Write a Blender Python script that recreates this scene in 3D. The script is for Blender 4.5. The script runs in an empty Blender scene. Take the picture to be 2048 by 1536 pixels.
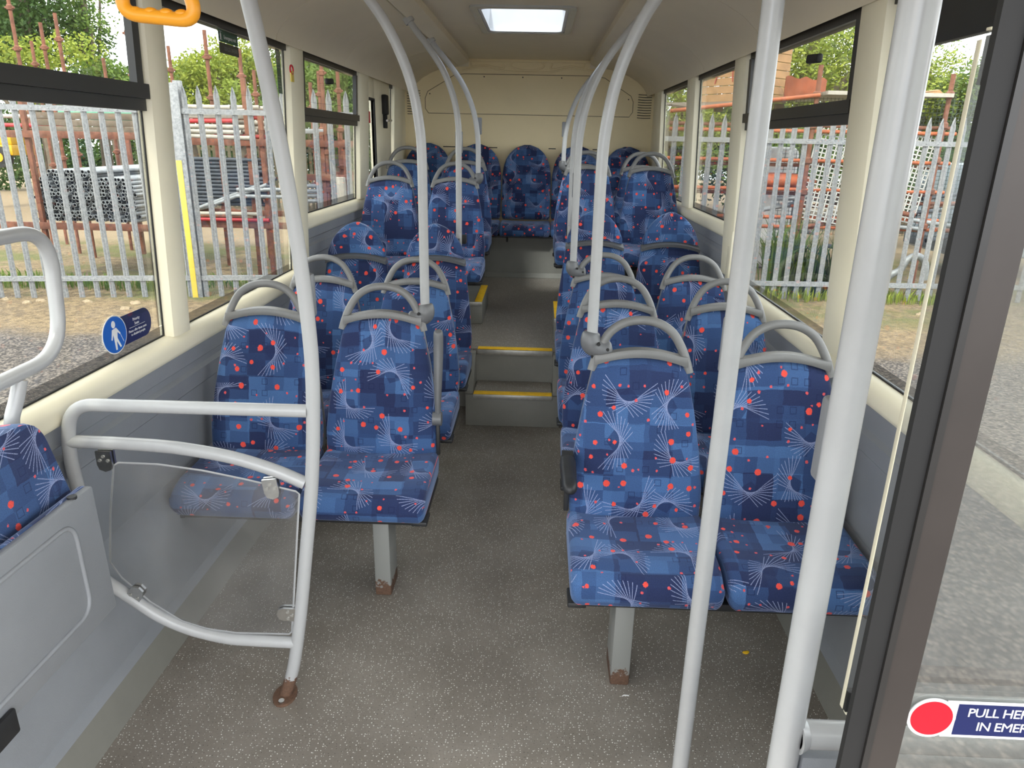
import bpy, bmesh, math, random
from mathutils import Vector, Matrix
random.seed(7)
PI = math.pi
S = bpy.context.scene
COL = S.collection

# ------------------------------------------------------------------ camera
# photograph taken as 2048 x 1536, focal length 1430 px; bus axis = +Y, floor z = 0
FPX = 1430.0
CAM = Vector((0.117, 0.0, 1.62))
def _cam_axes():
    y = Vector((56, -484, FPX)).normalized()
    s = .02; q = 0
    for _ in range(60):
        q = (484*s - 56)/FPX
        s = (.02*(FPX - 56*q) - 484*q)/FPX
    x = Vector((1, s, q)).normalized()
    z = -y.cross(x)
    if z.y > 0: z = -z
    return x, y, z
_X, _Y, _Z = _cam_axes()
MW = Matrix((_X, _Y, _Z))            # world = MW @ (right, down, forward)
cd = bpy.data.cameras.new('camera'); cam = bpy.data.objects.new('camera', cd); COL.objects.link(cam)
cd.sensor_fit = 'HORIZONTAL'; cd.sensor_width = 36; cd.lens = FPX/2048*36
cd.clip_start = .02; cd.clip_end = 300
rot = Matrix((MW.col[0], -MW.col[1], -MW.col[2])).transposed()
cam.matrix_world = Matrix.Translation(CAM) @ rot.to_4x4()
S.camera = cam

def at(px, py, Y):
    """world point seen at photo pixel (px, py) that lies on the plane y = Y"""
    r = MW @ Vector((px-1024, py-768, FPX))
    return CAM + r*(Y/r.y)

# ------------------------------------------------------------------ light
w = bpy.data.worlds.new('sky'); S.world = w; w.use_nodes = True
wn = w.node_tree.nodes; wl = w.node_tree.links
bg = wn['Background']
tc = wn.new('ShaderNodeTexCoord'); mp = wn.new('ShaderNodeMapping'); mp.inputs['Scale'].default_value = (1.2, 1.2, 3.2)
nz = wn.new('ShaderNodeTexNoise'); nz.inputs['Scale'].default_value = 1.6; nz.inputs['Detail'].default_value = 6; nz.inputs['Roughness'].default_value = .6
rp = wn.new('ShaderNodeValToRGB')
rp.color_ramp.elements[0].position = .36; rp.color_ramp.elements[0].color = (.80, .88, 1, 1)
rp.color_ramp.elements[1].position = .62; rp.color_ramp.elements[1].color = (1, .97, .925, 1)
wl.new(tc.outputs['Generated'], mp.inputs['Vector']); wl.new(mp.outputs['Vector'], nz.inputs['Vector'])
wl.new(nz.outputs['Fac'], rp.inputs['Fac']); wl.new(rp.outputs['Color'], bg.inputs['Color'])
bg.inputs['Strength'].default_value = 1.0
sd = bpy.data.lights.new('sun', 'SUN'); so = bpy.data.objects.new('sun', sd); COL.objects.link(so)
sd.energy = 1.0; sd.angle = math.radians(6); sd.color = (1, .94, .83)
so.rotation_euler = (math.radians(40), 0, math.radians(-12))
S.view_settings.view_transform = 'Standard'; S.view_settings.look = 'None'
S.view_settings.gamma = 1; S.view_settings.use_curve_mapping = False
S.view_settings.exposure = 2.5

# ------------------------------------------------------------------ materials
class NT:
    def __init__(s, name):
        s.m = bpy.data.materials.new(name); s.m.use_nodes = True
        s.t = s.m.node_tree; s.b = s.t.nodes['Principled BSDF']; s.L = s.t.links
    def n(s, typ, **kw):
        o = s.t.nodes.new(typ)
        for k, v in kw.items(): setattr(o, k, v)
        return o
    def put(s, sock, v):
        if hasattr(v, 'links') or isinstance(v, bpy.types.NodeSocket): s.L.new(v, sock)
        else:
            try: sock.default_value = v
            except Exception: sock.default_value = tuple(v) + (1,)
    def math(s, op, a, b=None, c=None, clamp=False):
        o = s.n('ShaderNodeMath', operation=op, use_clamp=clamp)
        for i, v in enumerate((a, b, c)):
            if v is not None: s.put(o.inputs[i], v)
        return o.outputs[0]
    def vm(s, op, a, b=None, scale=None):
        o = s.n('ShaderNodeVectorMath', operation=op)
        s.put(o.inputs[0], a)
        if b is not None: s.put(o.inputs[1], b)
        if scale is not None: s.put(o.inputs['Scale'], scale)
        return o.outputs['Value'] if op in ('LENGTH', 'DOT_PRODUCT') else o.outputs[0]
    def mix(s, f, a, b, blend='MIX'):
        o = s.n('ShaderNodeMix', data_type='RGBA', blend_type=blend)
        s.put(o.inputs[0], f); s.put(o.inputs[6], col4(a)); s.put(o.inputs[7], col4(b))
        return o.outputs[2]
    def noise(s, vec, scale, detail=2, rough=.5, dim='3D'):
        o = s.n('ShaderNodeTexNoise', noise_dimensions=dim)
        if vec is not None: s.L.new(vec, o.inputs['Vector'])
        o.inputs['Scale'].default_value = scale; o.inputs['Detail'].default_value = detail; o.inputs['Roughness'].default_value = rough
        return o.outputs['Fac']
    def ramp(s, f, lo, hi, a=0., b=1.):
        o = s.n('ShaderNodeMapRange'); o.interpolation_type = 'SMOOTHSTEP'
        s.put(o.inputs[0], f); o.inputs[1].default_value = lo; o.inputs[2].default_value = hi
        o.inputs[3].default_value = a; o.inputs[4].default_value = b
        return o.outputs[0]
    def obj(s): return s.n('ShaderNodeTexCoord').outputs['Object']
    def base(s, c): s.put(s.b.inputs['Base Color'], col4(c))
    def rough(s, v): s.put(s.b.inputs['Roughness'], v)
    def bump(s, h, strength=.2, dist=.01):
        o = s.n('ShaderNodeBump'); o.inputs['Strength'].default_value = strength; o.inputs['Distance'].default_value = dist
        s.put(o.inputs['Height'], h); s.L.new(o.outputs['Normal'], s.b.inputs['Normal'])
def col4(c):
    if isinstance(c, (tuple, list)): return tuple(c[:3]) + (1,)
    return c
def srgb(r, g, b):
    f = lambda v: (v/255/12.92) if v/255 <= .04045 else ((v/255+.055)/1.055)**2.4
    return (f(r), f(g), f(b))
def plain(name, c, rough=.5, metal=0., var=.08, scale=9, bump=0., bscale=200, spec=.5):
    t = NT(name); v = t.obj()
    f = t.noise(v, scale, 4, .6)
    lo = tuple(max(0, x*(1-var)) for x in c); hi = tuple(min(1, x*(1+var)) for x in c)
    t.base(t.mix(t.ramp(f, .3, .7), lo, hi)); t.rough(rough)
    t.b.inputs['Metallic'].default_value = metal
    t.b.inputs['Specular IOR Level'].default_value = spec
    if bump: t.bump(t.noise(v, bscale, 2), bump, .002)
    return t.m
M = {}
M['cream'] = plain('cream_plastic', srgb(232, 225, 200), .38, var=.03, scale=3, bump=.05, bscale=60)
M['rearwall'] = plain('rear_wall_warm_lit', srgb(238, 222, 182), .5, var=.03, scale=2)  # same cream paint, with the warm light put into its base colour
M['ceil'] = plain('ceiling_cream', srgb(226, 215, 192), .55, var=.03, scale=2)
M['grey'] = plain('wall_grey', srgb(134, 137, 141), .45, var=.05, scale=4, bump=.25, bscale=500)
M['stepgrey'] = plain('step_grey', srgb(122, 121, 114), .5, var=.06, scale=5, bump=.1)
M['pole'] = plain('pole_paint', srgb(166, 167, 167), .24, var=.03, scale=14)
M['hoop'] = plain('grey_moulding', srgb(112, 112, 111), .38, var=.05, scale=20, bump=.1, bscale=700)
M['knuckle'] = plain('grey_knuckle', srgb(98, 99, 101), .38, var=.04)
M['pad'] = plain('bell_pad', srgb(120, 122, 126), .45, var=.04)
M['dark'] = plain('dark_plastic', srgb(34, 35, 37), .5, var=.1)
M['black'] = plain('black_frame', srgb(40, 39, 38), .38, var=.1, scale=4)
M['rubber'] = plain('black_rubber', srgb(20, 20, 20), .65, var=.1)
M['bronze'] = plain('anodised_stile', srgb(62, 57, 54), .42, var=.06, metal=.3)
M['steel'] = plain('brushed_steel', srgb(190, 190, 188), .28, metal=1, var=.08, scale=30)
M['nosing'] = plain('nosing_metal', srgb(165, 164, 158), .4, metal=.6, var=.1, scale=30)
M['yellow'] = plain('yellow_nosing', srgb(240, 190, 28), .55, var=.08, scale=30)
M['strap'] = plain('yellow_orange_plastic', srgb(238, 160, 34), .4, var=.04)
M['white'] = plain('white_print', srgb(218, 218, 218), .5, var=.01)
M['navy'] = plain('navy_print', srgb(20, 30, 78), .35, var=.02)
M['blueprint'] = plain('blue_print', srgb(24, 92, 180), .35, var=.02)
M['redprint'] = plain('red_print', srgb(196, 18, 38), .35, var=.02)
M['greenprint'] = plain('green_print', srgb(18, 72, 44), .4, var=.02)
M['olive'] = plain('olive_print', srgb(52, 50, 36), .4, var=.05)
M['tagyellow'] = plain('yellow_tag', srgb(222, 196, 82), .4, var=.05)
M['groove'] = plain('seam_line', srgb(120, 108, 84), .7, var=.05)

def mk_floor():
    t = NT('speckled_vinyl'); v = t.obj()
    n1 = t.noise(v, 3, 5, .6); n2 = t.noise(v, 160, 2)
    c = t.mix(t.ramp(n1, .3, .7), srgb(122, 115, 105), srgb(144, 137, 128))
    c = t.mix(t.math('MULTIPLY', n2, .5), c, srgb(96, 90, 83))
    vo = t.n('ShaderNodeTexVoronoi', voronoi_dimensions='2D'); t.L.new(v, vo.inputs['Vector']); vo.inputs['Scale'].default_value = 120
    sep = t.n('ShaderNodeSeparateColor'); t.L.new(vo.outputs['Color'], sep.inputs[0])
    rad = t.math('MULTIPLY_ADD', sep.outputs[0], .16, .06)
    fleck = t.math('MULTIPLY', t.math('LESS_THAN', vo.outputs['Distance'], rad), t.math('GREATER_THAN', sep.outputs[1], .62))
    c = t.mix(fleck, c, srgb(226, 224, 218))
    fl2 = t.math('MULTIPLY', t.math('LESS_THAN', vo.outputs['Distance'], .14), t.math('LESS_THAN', sep.outputs[1], .12))
    c = t.mix(fl2, c, srgb(58, 54, 50))
    t.base(c); t.rough(t.ramp(n1, .2, .8, .42, .6)); t.bump(n2, .15, .001)
    return t.m
M['floor'] = mk_floor()

def mk_rusty(name, paint, h0=.0, h1=.06):
    """painted steel whose foot has rusted up to a ragged line"""
    t = NT(name); v = t.obj()
    n = t.noise(v, 38, 5, .65); n2 = t.noise(v, 120, 3)
    sx = t.n('ShaderNodeSeparateXYZ'); t.L.new(v, sx.inputs[0])
    z = t.math('ADD', sx.outputs[2], t.math('MULTIPLY', t.math('SUBTRACT', n, .5), -.12))
    f = t.ramp(z, h1-.004, h1+.004, 1, 0)
    rust = t.mix(n2, srgb(62, 46, 37), srgb(118, 88, 68))
    t.base(t.mix(f, paint, rust)); t.rough(t.math('MULTIPLY_ADD', f, .4, .4))
    t.bump(n2, .15, .002)
    return t.m
M['legpaint'] = mk_rusty('seat_leg_paint', srgb(132, 133, 129), 0, .05)
M['polefoot'] = mk_rusty('pole_rusted_foot', srgb(166, 167, 167), 0, .07)

def mk_glass(name, tint, refl=1.0, dirt=.0, rough=.0):
    t = NT(name); nt = t.t
    for n in list(nt.nodes):
        if n.type != 'OUTPUT_MATERIAL': nt.nodes.remove(n)
    out = [n for n in nt.nodes if n.type == 'OUTPUT_MATERIAL'][0]
    tr = t.n('ShaderNodeBsdfTransparent'); tr.inputs[0].default_value = col4(tint)
    gl = t.n('ShaderNodeBsdfGlossy'); gl.inputs['Roughness'].default_value = rough
    ge = t.n('ShaderNodeNewGeometry')      # Schlick reflectance, the same from both faces of the sheet
    cs = t.math('ABSOLUTE', t.vm('DOT_PRODUCT', ge.outputs['Incoming'], ge.outputs['Normal']))
    f = t.math('MULTIPLY_ADD', t.math('POWER', t.math('SUBTRACT', 1., cs, clamp=True), 5.), .96, .04)
    f = t.math('MULTIPLY', f, refl, clamp=True)
    mx = t.n('ShaderNodeMixShader'); t.L.new(f, mx.inputs[0]); t.L.new(tr.outputs[0], mx.inputs[1]); t.L.new(gl.outputs[0], mx.inputs[2])
    last = mx
    if dirt:
        df = t.n('ShaderNodeBsdfDiffuse'); df.inputs[0].default_value = (.62, .6, .56, 1)
        g = t.ramp(t.noise(t.obj(), 5, 5, .6), .35, .8, dirt*.4, dirt)
        m2 = t.n('ShaderNodeMixShader'); t.L.new(g, m2.inputs[0]); t.L.new(mx.outputs[0], m2.inputs[1]); t.L.new(df.outputs[0], m2.inputs[2]); last = m2
    t.L.new(last.outputs[0], out.inputs[0])
    return t.m
M['glass'] = mk_glass('window_glass', (.865, .88, .865), 1.0, .02)
M['perspex'] = mk_glass('scuffed_clear_panel', (.88, .89, .90), 1.0, .10)
M['doorglass'] = mk_glass('door_glass', (.9, .92, .9), 3.5, .12)
M['skyglass'] = mk_glass('hatch_glass', (.76, .80, .84), 1.0, .10)

def mk_frit():
    t = NT('black_ceramic_dots'); v = t.obj(); nt = t.t
    sx = t.n('ShaderNodeSeparateXYZ'); t.L.new(v, sx.inputs[0])
    sn = lambda q: t.math('SINE', t.math('MULTIPLY', q, 2*PI/.0045))
    f = t.math('GREATER_THAN', t.math('MULTIPLY', sn(sx.outputs[1]), sn(sx.outputs[2])), .22)
    t.base(srgb(30, 30, 30)); t.rough(.5)
    tr = t.n('ShaderNodeBsdfTransparent'); mx = t.n('ShaderNodeMixShader')
    out = [n_ for n_ in nt.nodes if n_.type == 'OUTPUT_MATERIAL'][0]
    t.L.new(f, mx.inputs[0]); t.L.new(tr.outputs[0], mx.inputs[1]); t.L.new(t.b.outputs[0], mx.inputs[2]); t.L.new(mx.outputs[0], out.inputs[0])
    return t.m
M['frit'] = mk_frit()

def mk_fabric():
    t = NT('moquette')
    uv = t.n('ShaderNodeTexCoord').outputs['UV']
    oi = t.n('ShaderNodeObjectInfo').outputs['Random']
    off = t.n('ShaderNodeCombineXYZ'); t.put(off.inputs[0], t.math('MULTIPLY', oi, 17.3)); t.put(off.inputs[1], t.math('MULTIPLY', oi, 9.7))
    p = t.vm('ADD', uv, off.outputs[0])
    def wn(vec):
        o = t.n('ShaderNodeTexWhiteNoise', noise_dimensions='2D'); t.L.new(vec, o.inputs['Vector']); return o
    # woven patches of three blues
    wob = t.noise(p, 26, 2); wv = t.n('ShaderNodeCombineXYZ'); t.put(wv.inputs[0], t.math('MULTIPLY', wob, .012)); t.put(wv.inputs[1], t.math('MULTIPLY', wob, .009))
    pw = t.vm('ADD', p, wv.outputs[0])
    a = wn(t.vm('FLOOR', t.vm('MULTIPLY', pw, (10.5, 12., 0)))).outputs[0]
    b = wn(t.vm('FLOOR', t.vm('MULTIPLY', t.vm('ADD', pw, (.031, .017, 0)), (14., 19., 0)))).outputs[0]
    val = t.math('ADD', t.math('MULTIPLY', a, .62), t.math('MULTIPLY', b, .38))
    c = t.mix(t.ramp(val, .2, .55), srgb(38, 47, 82), srgb(50, 73, 114))
    c = t.mix(t.ramp(val, .55, .85), c, srgb(70, 102, 148))
    # little woven square outlines
    q = t.vm('MULTIPLY', p, (24., 24., 0)); fl = t.vm('FLOOR', q); w1 = wn(fl)
    loc = t.vm('SUBTRACT', t.vm('SUBTRACT', q, fl), (.5, .5, 0))
    ab = t.n('ShaderNodeSeparateXYZ'); t.L.new(t.vm('ABSOLUTE', loc), ab.inputs[0])
    mx = t.math('MAXIMUM', ab.outputs[0], ab.outputs[1])
    ring = t.math('MULTIPLY', t.math('GREATER_THAN', mx, .2), t.math('LESS_THAN', mx, .265))
    sq = t.math('MULTIPLY', ring, t.math('GREATER_THAN', w1.outputs[0], .8))
    c = t.mix(t.math('MULTIPLY', sq, .55), c, srgb(24, 32, 70))
    # string-art fans: tangents of an arc
    def fans(cell, seed, r0, r1, Lmax, arc, k):
        vo = t.n('ShaderNodeTexVoronoi', voronoi_dimensions='2D'); vo.inputs['Scale'].default_value = 1/cell; vo.inputs['Randomness'].default_value = .55
        ps = t.vm('ADD', p, (seed, seed*.7, 0)); t.L.new(ps, vo.inputs['Vector'])
        sc = t.n('ShaderNodeSeparateColor'); t.L.new(vo.outputs['Color'], sc.inputs[0])
        l = t.vm('SUBTRACT', ps, vo.outputs['Position'])
        sx = t.n('ShaderNodeSeparateXYZ'); t.L.new(l, sx.inputs[0])
        d = t.math('SQRT', t.math('ADD', t.math('MULTIPLY', sx.outputs[0], sx.outputs[0]), t.math('MULTIPLY', sx.outputs[1], sx.outputs[1])))
        th = t.math('SUBTRACT', t.math('ARCTAN2', sx.outputs[1], sx.outputs[0]), t.math('MULTIPLY', sc.outputs[0], 2*PI))
        r = t.math('MULTIPLY_ADD', sc.outputs[1], r1-r0, r0)
        ac = t.math('ARCCOSINE', t.math('MINIMUM', t.math('DIVIDE', r, d), 1.))
        tl = t.math('SQRT', t.math('MAXIMUM', t.math('SUBTRACT', t.math('MULTIPLY', d, d), t.math('MULTIPLY', r, r)), 0.))
        outside = t.math('GREATER_THAN', d, r)
        res = None
        for sg in ('SUBTRACT', 'ADD'):
            ph = t.math('WRAP', t.math(sg, th, ac), PI, -PI)
            fr = t.math('ABSOLUTE', t.math('SUBTRACT', t.math('FRACT', t.math('MULTIPLY', ph, k)), .5))
            dist = t.math('MULTIPLY', t.math('DIVIDE', fr, k), t.math('ADD', tl, .004))
            ln = t.ramp(dist, .0007, .0016, 1, 0)
            m = t.math('MULTIPLY', t.math('LESS_THAN', t.math('ABSOLUTE', ph), arc), t.math('LESS_THAN', tl, Lmax))
            x = t.math('MULTIPLY', ln, m)
            res = x if res is None else t.math('MAXIMUM', res, x)
        # thread dashes
        dash = t.ramp(t.noise(p, 420, 1), .35, .55, .35, 1)
        inside = t.math('MULTIPLY', t.math('LESS_THAN', d, r), t.math('LESS_THAN', t.math('ABSOLUTE', t.math('WRAP', th, PI, -PI)), arc*1.1))
        return t.math('MULTIPLY', t.math('MULTIPLY', res, outside), dash), inside
    f1, in1 = fans(.18, 3.1, .032, .046, .080, .82, 5.8)
    c = t.mix(t.math('MULTIPLY', in1, .6), c, srgb(34, 43, 80))
    c = t.mix(t.math('MULTIPLY', f1, .85), c, srgb(150, 160, 196))
    # red blossoms
    def dots(cell, seed, rmin, rmax, pres, colr, c):
        vo = t.n('ShaderNodeTexVoronoi', voronoi_dimensions='2D'); vo.inputs['Scale'].default_value = 1/cell; vo.inputs['Randomness'].default_value = .9
        t.L.new(t.vm('ADD', p, (seed, seed*1.3, 0)), vo.inputs['Vector'])
        sc = t.n('ShaderNodeSeparateColor'); t.L.new(vo.outputs['Color'], sc.inputs[0])
        r = t.math('MULTIPLY_ADD', sc.outputs[0], (rmax-rmin)/cell, rmin/cell)
        dj = t.math('ADD', vo.outputs['Distance'], t.math('MULTIPLY', t.math('SUBTRACT', t.noise(p, 300, 2, .7), .5), .0095/cell))
        k = t.math('MULTIPLY', t.math('LESS_THAN', dj, r), t.math('GREATER_THAN', sc.outputs[1], pres))
        return t.mix(k, c, colr)
    c = dots(.074, 1.7, .0055, .0108, .40, srgb(222, 78, 66), c)
    c = dots(.052, 5.3, .0028, .005, .58, srgb(204, 84, 88), c)
    # weave
    sw = t.n('ShaderNodeSeparateXYZ'); t.L.new(t.vm('MULTIPLY', p, (1800., 1800., 0)), sw.inputs[0])
    weave = t.math('MULTIPLY', t.math('SINE', sw.outputs[0]), t.math('SINE', sw.outputs[1]))
    sp = t.noise(p, 360, 3, .7)
    g = t.math('ADD', t.math('MULTIPLY', weave, .14), t.math('MULTIPLY_ADD', sp, 1.3, .36))
    hs = t.n('ShaderNodeHueSaturation'); t.L.new(c, hs.inputs['Color']); t.put(hs.inputs['Value'], g); hs.inputs['Saturation'].default_value = 1.0
    t.base(hs.outputs[0]); t.rough(.9)
    t.b.inputs['Sheen Weight'].default_value = .35; t.b.inputs['Sheen Roughness'].default_value = .45
    t.b.inputs['Sheen Tint'].default_value = (.6, .72, 1, 1)
    t.b.inputs['Specular IOR Level'].default_value = .2
    t.bump(sp, .25, .002)
    return t.m
M['fabric'] = mk_fabric()

# ------------------------------------------------------------------ mesh helpers
def link(name, me, mat, parent=None):
    o = bpy.data.objects.new(name, me); COL.objects.link(o)
    if mat is not None and len(me.materials) == 0: me.materials.append(M[mat] if isinstance(mat, str) else mat)
    if parent is not None: o.parent = parent
    return o
def finish(bm, name, angle=40):
    me = bpy.data.meshes.new(name); bmesh.ops.recalc_face_normals(bm, faces=bm.faces)
    bm.to_mesh(me); bm.free()
    if angle:
        me.shade_smooth()
        me.set_sharp_from_angle(angle=math.radians(angle))
    return me
def obj(name, bm, mat, parent=None, angle=40):
    return link(name, finish(bm, name, angle), mat, parent)
def tag(o, label=None, cat=None, group=None, kind=None):
    if label: o['label'] = label
    if cat: o['category'] = cat
    if group: o['group'] = group
    if kind: o['kind'] = kind
    return o
def empty(name, loc=(0, 0, 0), rz=0):
    o = bpy.data.objects.new(name, None); COL.objects.link(o); o.location = loc; o.rotation_euler = (0, 0, rz)
    o.empty_display_size = .05
    return o
def struct(o): o['kind'] = 'structure'; return o
def new(): return bmesh.new()
def box(bm, lo, hi, r=0., seg=2):
    t = bmesh.new(); bmesh.ops.create_cube(t, size=1)
    lo = Vector(lo); hi = Vector(hi); c = (lo+hi)/2; d = hi-lo
    for v in t.verts: v.co = Vector((v.co.x*d.x+c.x, v.co.y*d.y+c.y, v.co.z*d.z+c.z))
    if r > 0: bmesh.ops.bevel(t, geom=list(t.edges), offset=r, segments=seg, profile=.5, affect='EDGES')
    _app(bm, t); return bm
def _app(bm, t, mtx=None):
    if mtx is not None: bmesh.ops.transform(t, matrix=mtx, verts=t.verts)
    me = bpy.data.meshes.new('tmp'); t.to_mesh(me); t.free(); bm.from_mesh(me); bpy.data.meshes.remove(me)
def smooth_path(pts, n=5):
    P_ = [Vector(p) for p in pts]; out = []
    for i in range(len(P_)-1):
        p0 = P_[max(i-1, 0)]; p1 = P_[i]; p2 = P_[i+1]; p3 = P_[min(i+2, len(P_)-1)]
        for k in range(n):
            u = k/n
            out.append(.5*((2*p1)+(p2-p0)*u+(2*p0-5*p1+4*p2-p3)*u*u+(3*p1-p0-3*p2+p3)*u*u*u))
    out.append(P_[-1]); return out
def round_path(pts, r, n=6):
    """polyline with its corners rounded by radius r"""
    P_ = [Vector(p) for p in pts]; out = [P_[0]]
    for i in range(1, len(P_)-1):
        a, b, c = P_[i-1], P_[i], P_[i+1]
        d1 = (a-b); d2 = (c-b); k = min(r, d1.length*.49, d2.length*.49)
        s = b+d1.normalized()*k; e = b+d2.normalized()*k
        for j in range(n+1):
            u = j/n; out.append((1-u)**2*s+2*u*(1-u)*b+u*u*e)
    out.append(P_[-1]); return out
def tube(bm, path, r, seg=12, cap=True, ry=None):
    path = [Vector(p) for p in path]; n = len(path)
    T = []
    for i in range(n):
        d = path[min(i+1, n-1)]-path[max(i-1, 0)]; T.append(d.normalized() if d.length > 1e-9 else Vector((0, 0, 1)))
    up = Vector((0, 1, 0)) if abs(T[0].y) < .9 else Vector((1, 0, 0))
    nrm = (up - T[0]*up.dot(T[0])).normalized(); rings = []
    for i in range(n):
        nrm = (nrm - T[i]*nrm.dot(T[i])).normalized(); bn = T[i].cross(nrm)
        rr = r[i] if isinstance(r, (list, tuple)) else r; r2 = rr if ry is None else ry
        rings.append([bm.verts.new(path[i]+nrm*math.cos(2*PI*k/seg)*rr+bn*math.sin(2*PI*k/seg)*r2) for k in range(seg)])
    for i in range(n-1):
        for k in range(seg): bm.faces.new((rings[i][k], rings[i][(k+1) % seg], rings[i+1][(k+1) % seg], rings[i+1][k]))
    if cap:
        bm.faces.new(list(reversed(rings[0]))); bm.faces.new(rings[-1])
    return bm
def prism(bm, poly, axis, a, b):
    """extrude a 2-D polygon along an axis ('x','y','z') from a to b"""
    def P3(u, v, t): return {'y': (u, t, v), 'x': (t, u, v), 'z': (u, v, t)}[axis]
    A = [bm.verts.new(P3(u, v, a)) for u, v in poly]; B = [bm.verts.new(P3(u, v, b)) for u, v in poly]
    n = len(poly)
    for i in range(n): bm.faces.new((A[i], A[(i+1) % n], B[(i+1) % n], B[i]))
    bm.faces.new(A); bm.faces.new(list(reversed(B)))
    return bm
def strip(bm, prof, y0, y1, th=None):
    """open profile in x,z swept along y"""
    A = [bm.verts.new((u, y0, v)) for u, v in prof]; B = [bm.verts.new((u, y1, v)) for u, v in prof]
    for i in range(len(prof)-1): bm.faces.new((A[i], A[i+1], B[i+1], B[i]))
    return bm
def loft(bm, rings, closed=True, caps=True, uvs=None):
    V = [[bm.verts.new(p) for p in R] for R in rings]; n = len(rings[0]); F = []
    L = bm.loops.layers.uv.verify() if uvs else None
    def face(idx):
        f = bm.faces.new([V[i][j] for i, j, _ in idx]); F.append(f)
        if uvs:
            for lp, (i, j, jj) in zip(f.loops, idx): lp[L].uv = uvs(i, jj)
    for i in range(len(V)-1):
        for j in range(n if closed else n-1):
            j2 = (j+1) % n
            face([(i, j, j), (i, j2, j+1), (i+1, j2, j+1), (i+1, j, j)])
    if caps:
        for i, rev in ((0, True), (len(V)-1, False)):
            f = bm.faces.new(list(reversed(V[i])) if rev else V[i])
            if uvs:
                for lp in f.loops: lp[L].uv = (lp.vert.co.x, lp.vert.co.z)
    return V
def sphere(bm, c, r, seg=12, ring=8, sc=(1, 1, 1)):
    t = bmesh.new(); bmesh.ops.create_uvsphere(t, u_segments=seg, v_segments=ring, radius=r)
    _app(bm, t, Matrix.Translation(c) @ Matrix.Diagonal((*sc, 1)))
def cyl(bm, a, b, r, seg=12): tube(bm, [a, b], r, seg); return bm
CACHE = {}
def cached(key, fn):
    if key not in CACHE: CACHE[key] = fn()
    return CACHE[key]
def text_bm(body, size, spacing=1.0):
    cu = bpy.data.curves.new('txt', 'FONT'); cu.body = body; cu.size = size; cu.resolution_u = 2; cu.space_character = spacing
    cu.align_x = 'LEFT'; cu.fill_mode = 'BOTH'; cu.extrude = .0002
    o = bpy.data.objects.new('txt', cu); COL.objects.link(o); bpy.context.view_layer.update()
    me = bpy.data.meshes.new_from_object(o.evaluated_get(bpy.context.evaluated_depsgraph_get()))
    bpy.data.objects.remove(o); bpy.data.curves.remove(cu)
    bm = bmesh.new(); bm.from_mesh(me); bpy.data.meshes.remove(me)
    return bm

# ================================================================== THE BUS BODY
def wx(z): return 1.19-.0413*(z-.94)          # the sides lean in towards the roof
Y0, YR = -.55, 7.2
ZS_LO, ZS_HI, ZT = .945, 1.215, 2.075

# ---- floor with steps
fl = new()
for a, b, c, d, z in ((-1.10, 1.10, Y0, 3.98, 0.), (-1.10, -.281, 3.98, 4.30, 0.), (.281, 1.10, 3.98, 4.30, 0.)):
    box(fl, (a, c, z-.03), (b, d, z))
floor = struct(obj('floor', fl, 'floor', angle=0))
obj('raised_floor', box(box(new(), (-1.10, 4.30, .382), (1.10, 6.71, .412)), (-.281, 4.222, .382), (.281, 4.30, .412)), 'floor', floor, 0)
b = new(); box(b, (-1.10, 4.30, 0), (-.2815, 4.33, .381)); box(b, (.2815, 4.30, 0), (1.10, 4.33, .381))
obj('wheel_box_front', b, 'stepgrey', floor, 0)
st = obj('lower_step', box(new(), (-.281, 3.98, 0), (.281, 4.222, .198), .004), 'stepgrey', floor)
obj('step_tread', box(new(), (-.228, 4.0, .198), (.228, 4.22, .206)), 'floor', st, 0)
obj('metal_edge', box(new(), (-.233, 3.962, .176), (.233, 3.979, .205), .002), 'nosing', st)
obj('yellow_strip', box(new(), (-.231, 3.962, .2055), (.231, 4.018, .2095), .001), 'yellow', st)
b = new(); prism(b, [(3.985, .2), (4.22, .2), (4.22, .40), (4.16, .40), (3.985, .215)], 'x', -.281, -.236); prism(b, [(3.985, .2), (4.22, .2), (4.22, .40), (4.16, .40), (3.985, .215)], 'x', .236, .281)
obj('step_stringer', b, 'stepgrey', st, 0)
st = obj('upper_step_riser', box(new(), (-.281, 4.222, 0), (.281, 4.25, .381)), 'stepgrey', floor)
obj('metal_edge', box(new(), (-.228, 4.204, .378), (.232, 4.221, .411), .002), 'nosing', st)
obj('yellow_strip', box(new(), (-.226, 4.204, .4125), (.230, 4.258, .4165), .001), 'yellow', st)
for nm, x0, x1, ya, yb, xs in (('podium', -1.08, -.248, 4.84, 5.44, -1), ('podium', .24, 1.08, 4.41, 4.92, 1)):
    p = obj(nm, box(new(), (x0, ya, .412), (x1, yb, .568), .003), 'stepgrey', floor)
    xa, xb = (x1-.052, x1-.002) if xs < 0 else (x0+.002, x0+.05)
    obj('yellow_strip', box(new(), (xa, ya+.002, .5685), (xb, yb-.01, .5725), .001), 'yellow', p)
    obj('metal_edge', box(new(), (max(x0, x1-.25) if xs < 0 else x0, ya-.012, .545), (x1 if xs < 0 else x0+.3, ya-.001, .5685), .001), 'nosing', p)
obj('bench_riser', box(new(), (-1.10, 6.70, .412), (1.10, 6.73, .80)), 'stepgrey', floor, 0)
obj('riser_skirting', prism(new(), [(6.70, .412), (6.70, .455), (6.69, .452), (6.655, .418), (6.655, .412)], 'x', -.62, .62), 'stepgrey', floor, 0)

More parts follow.
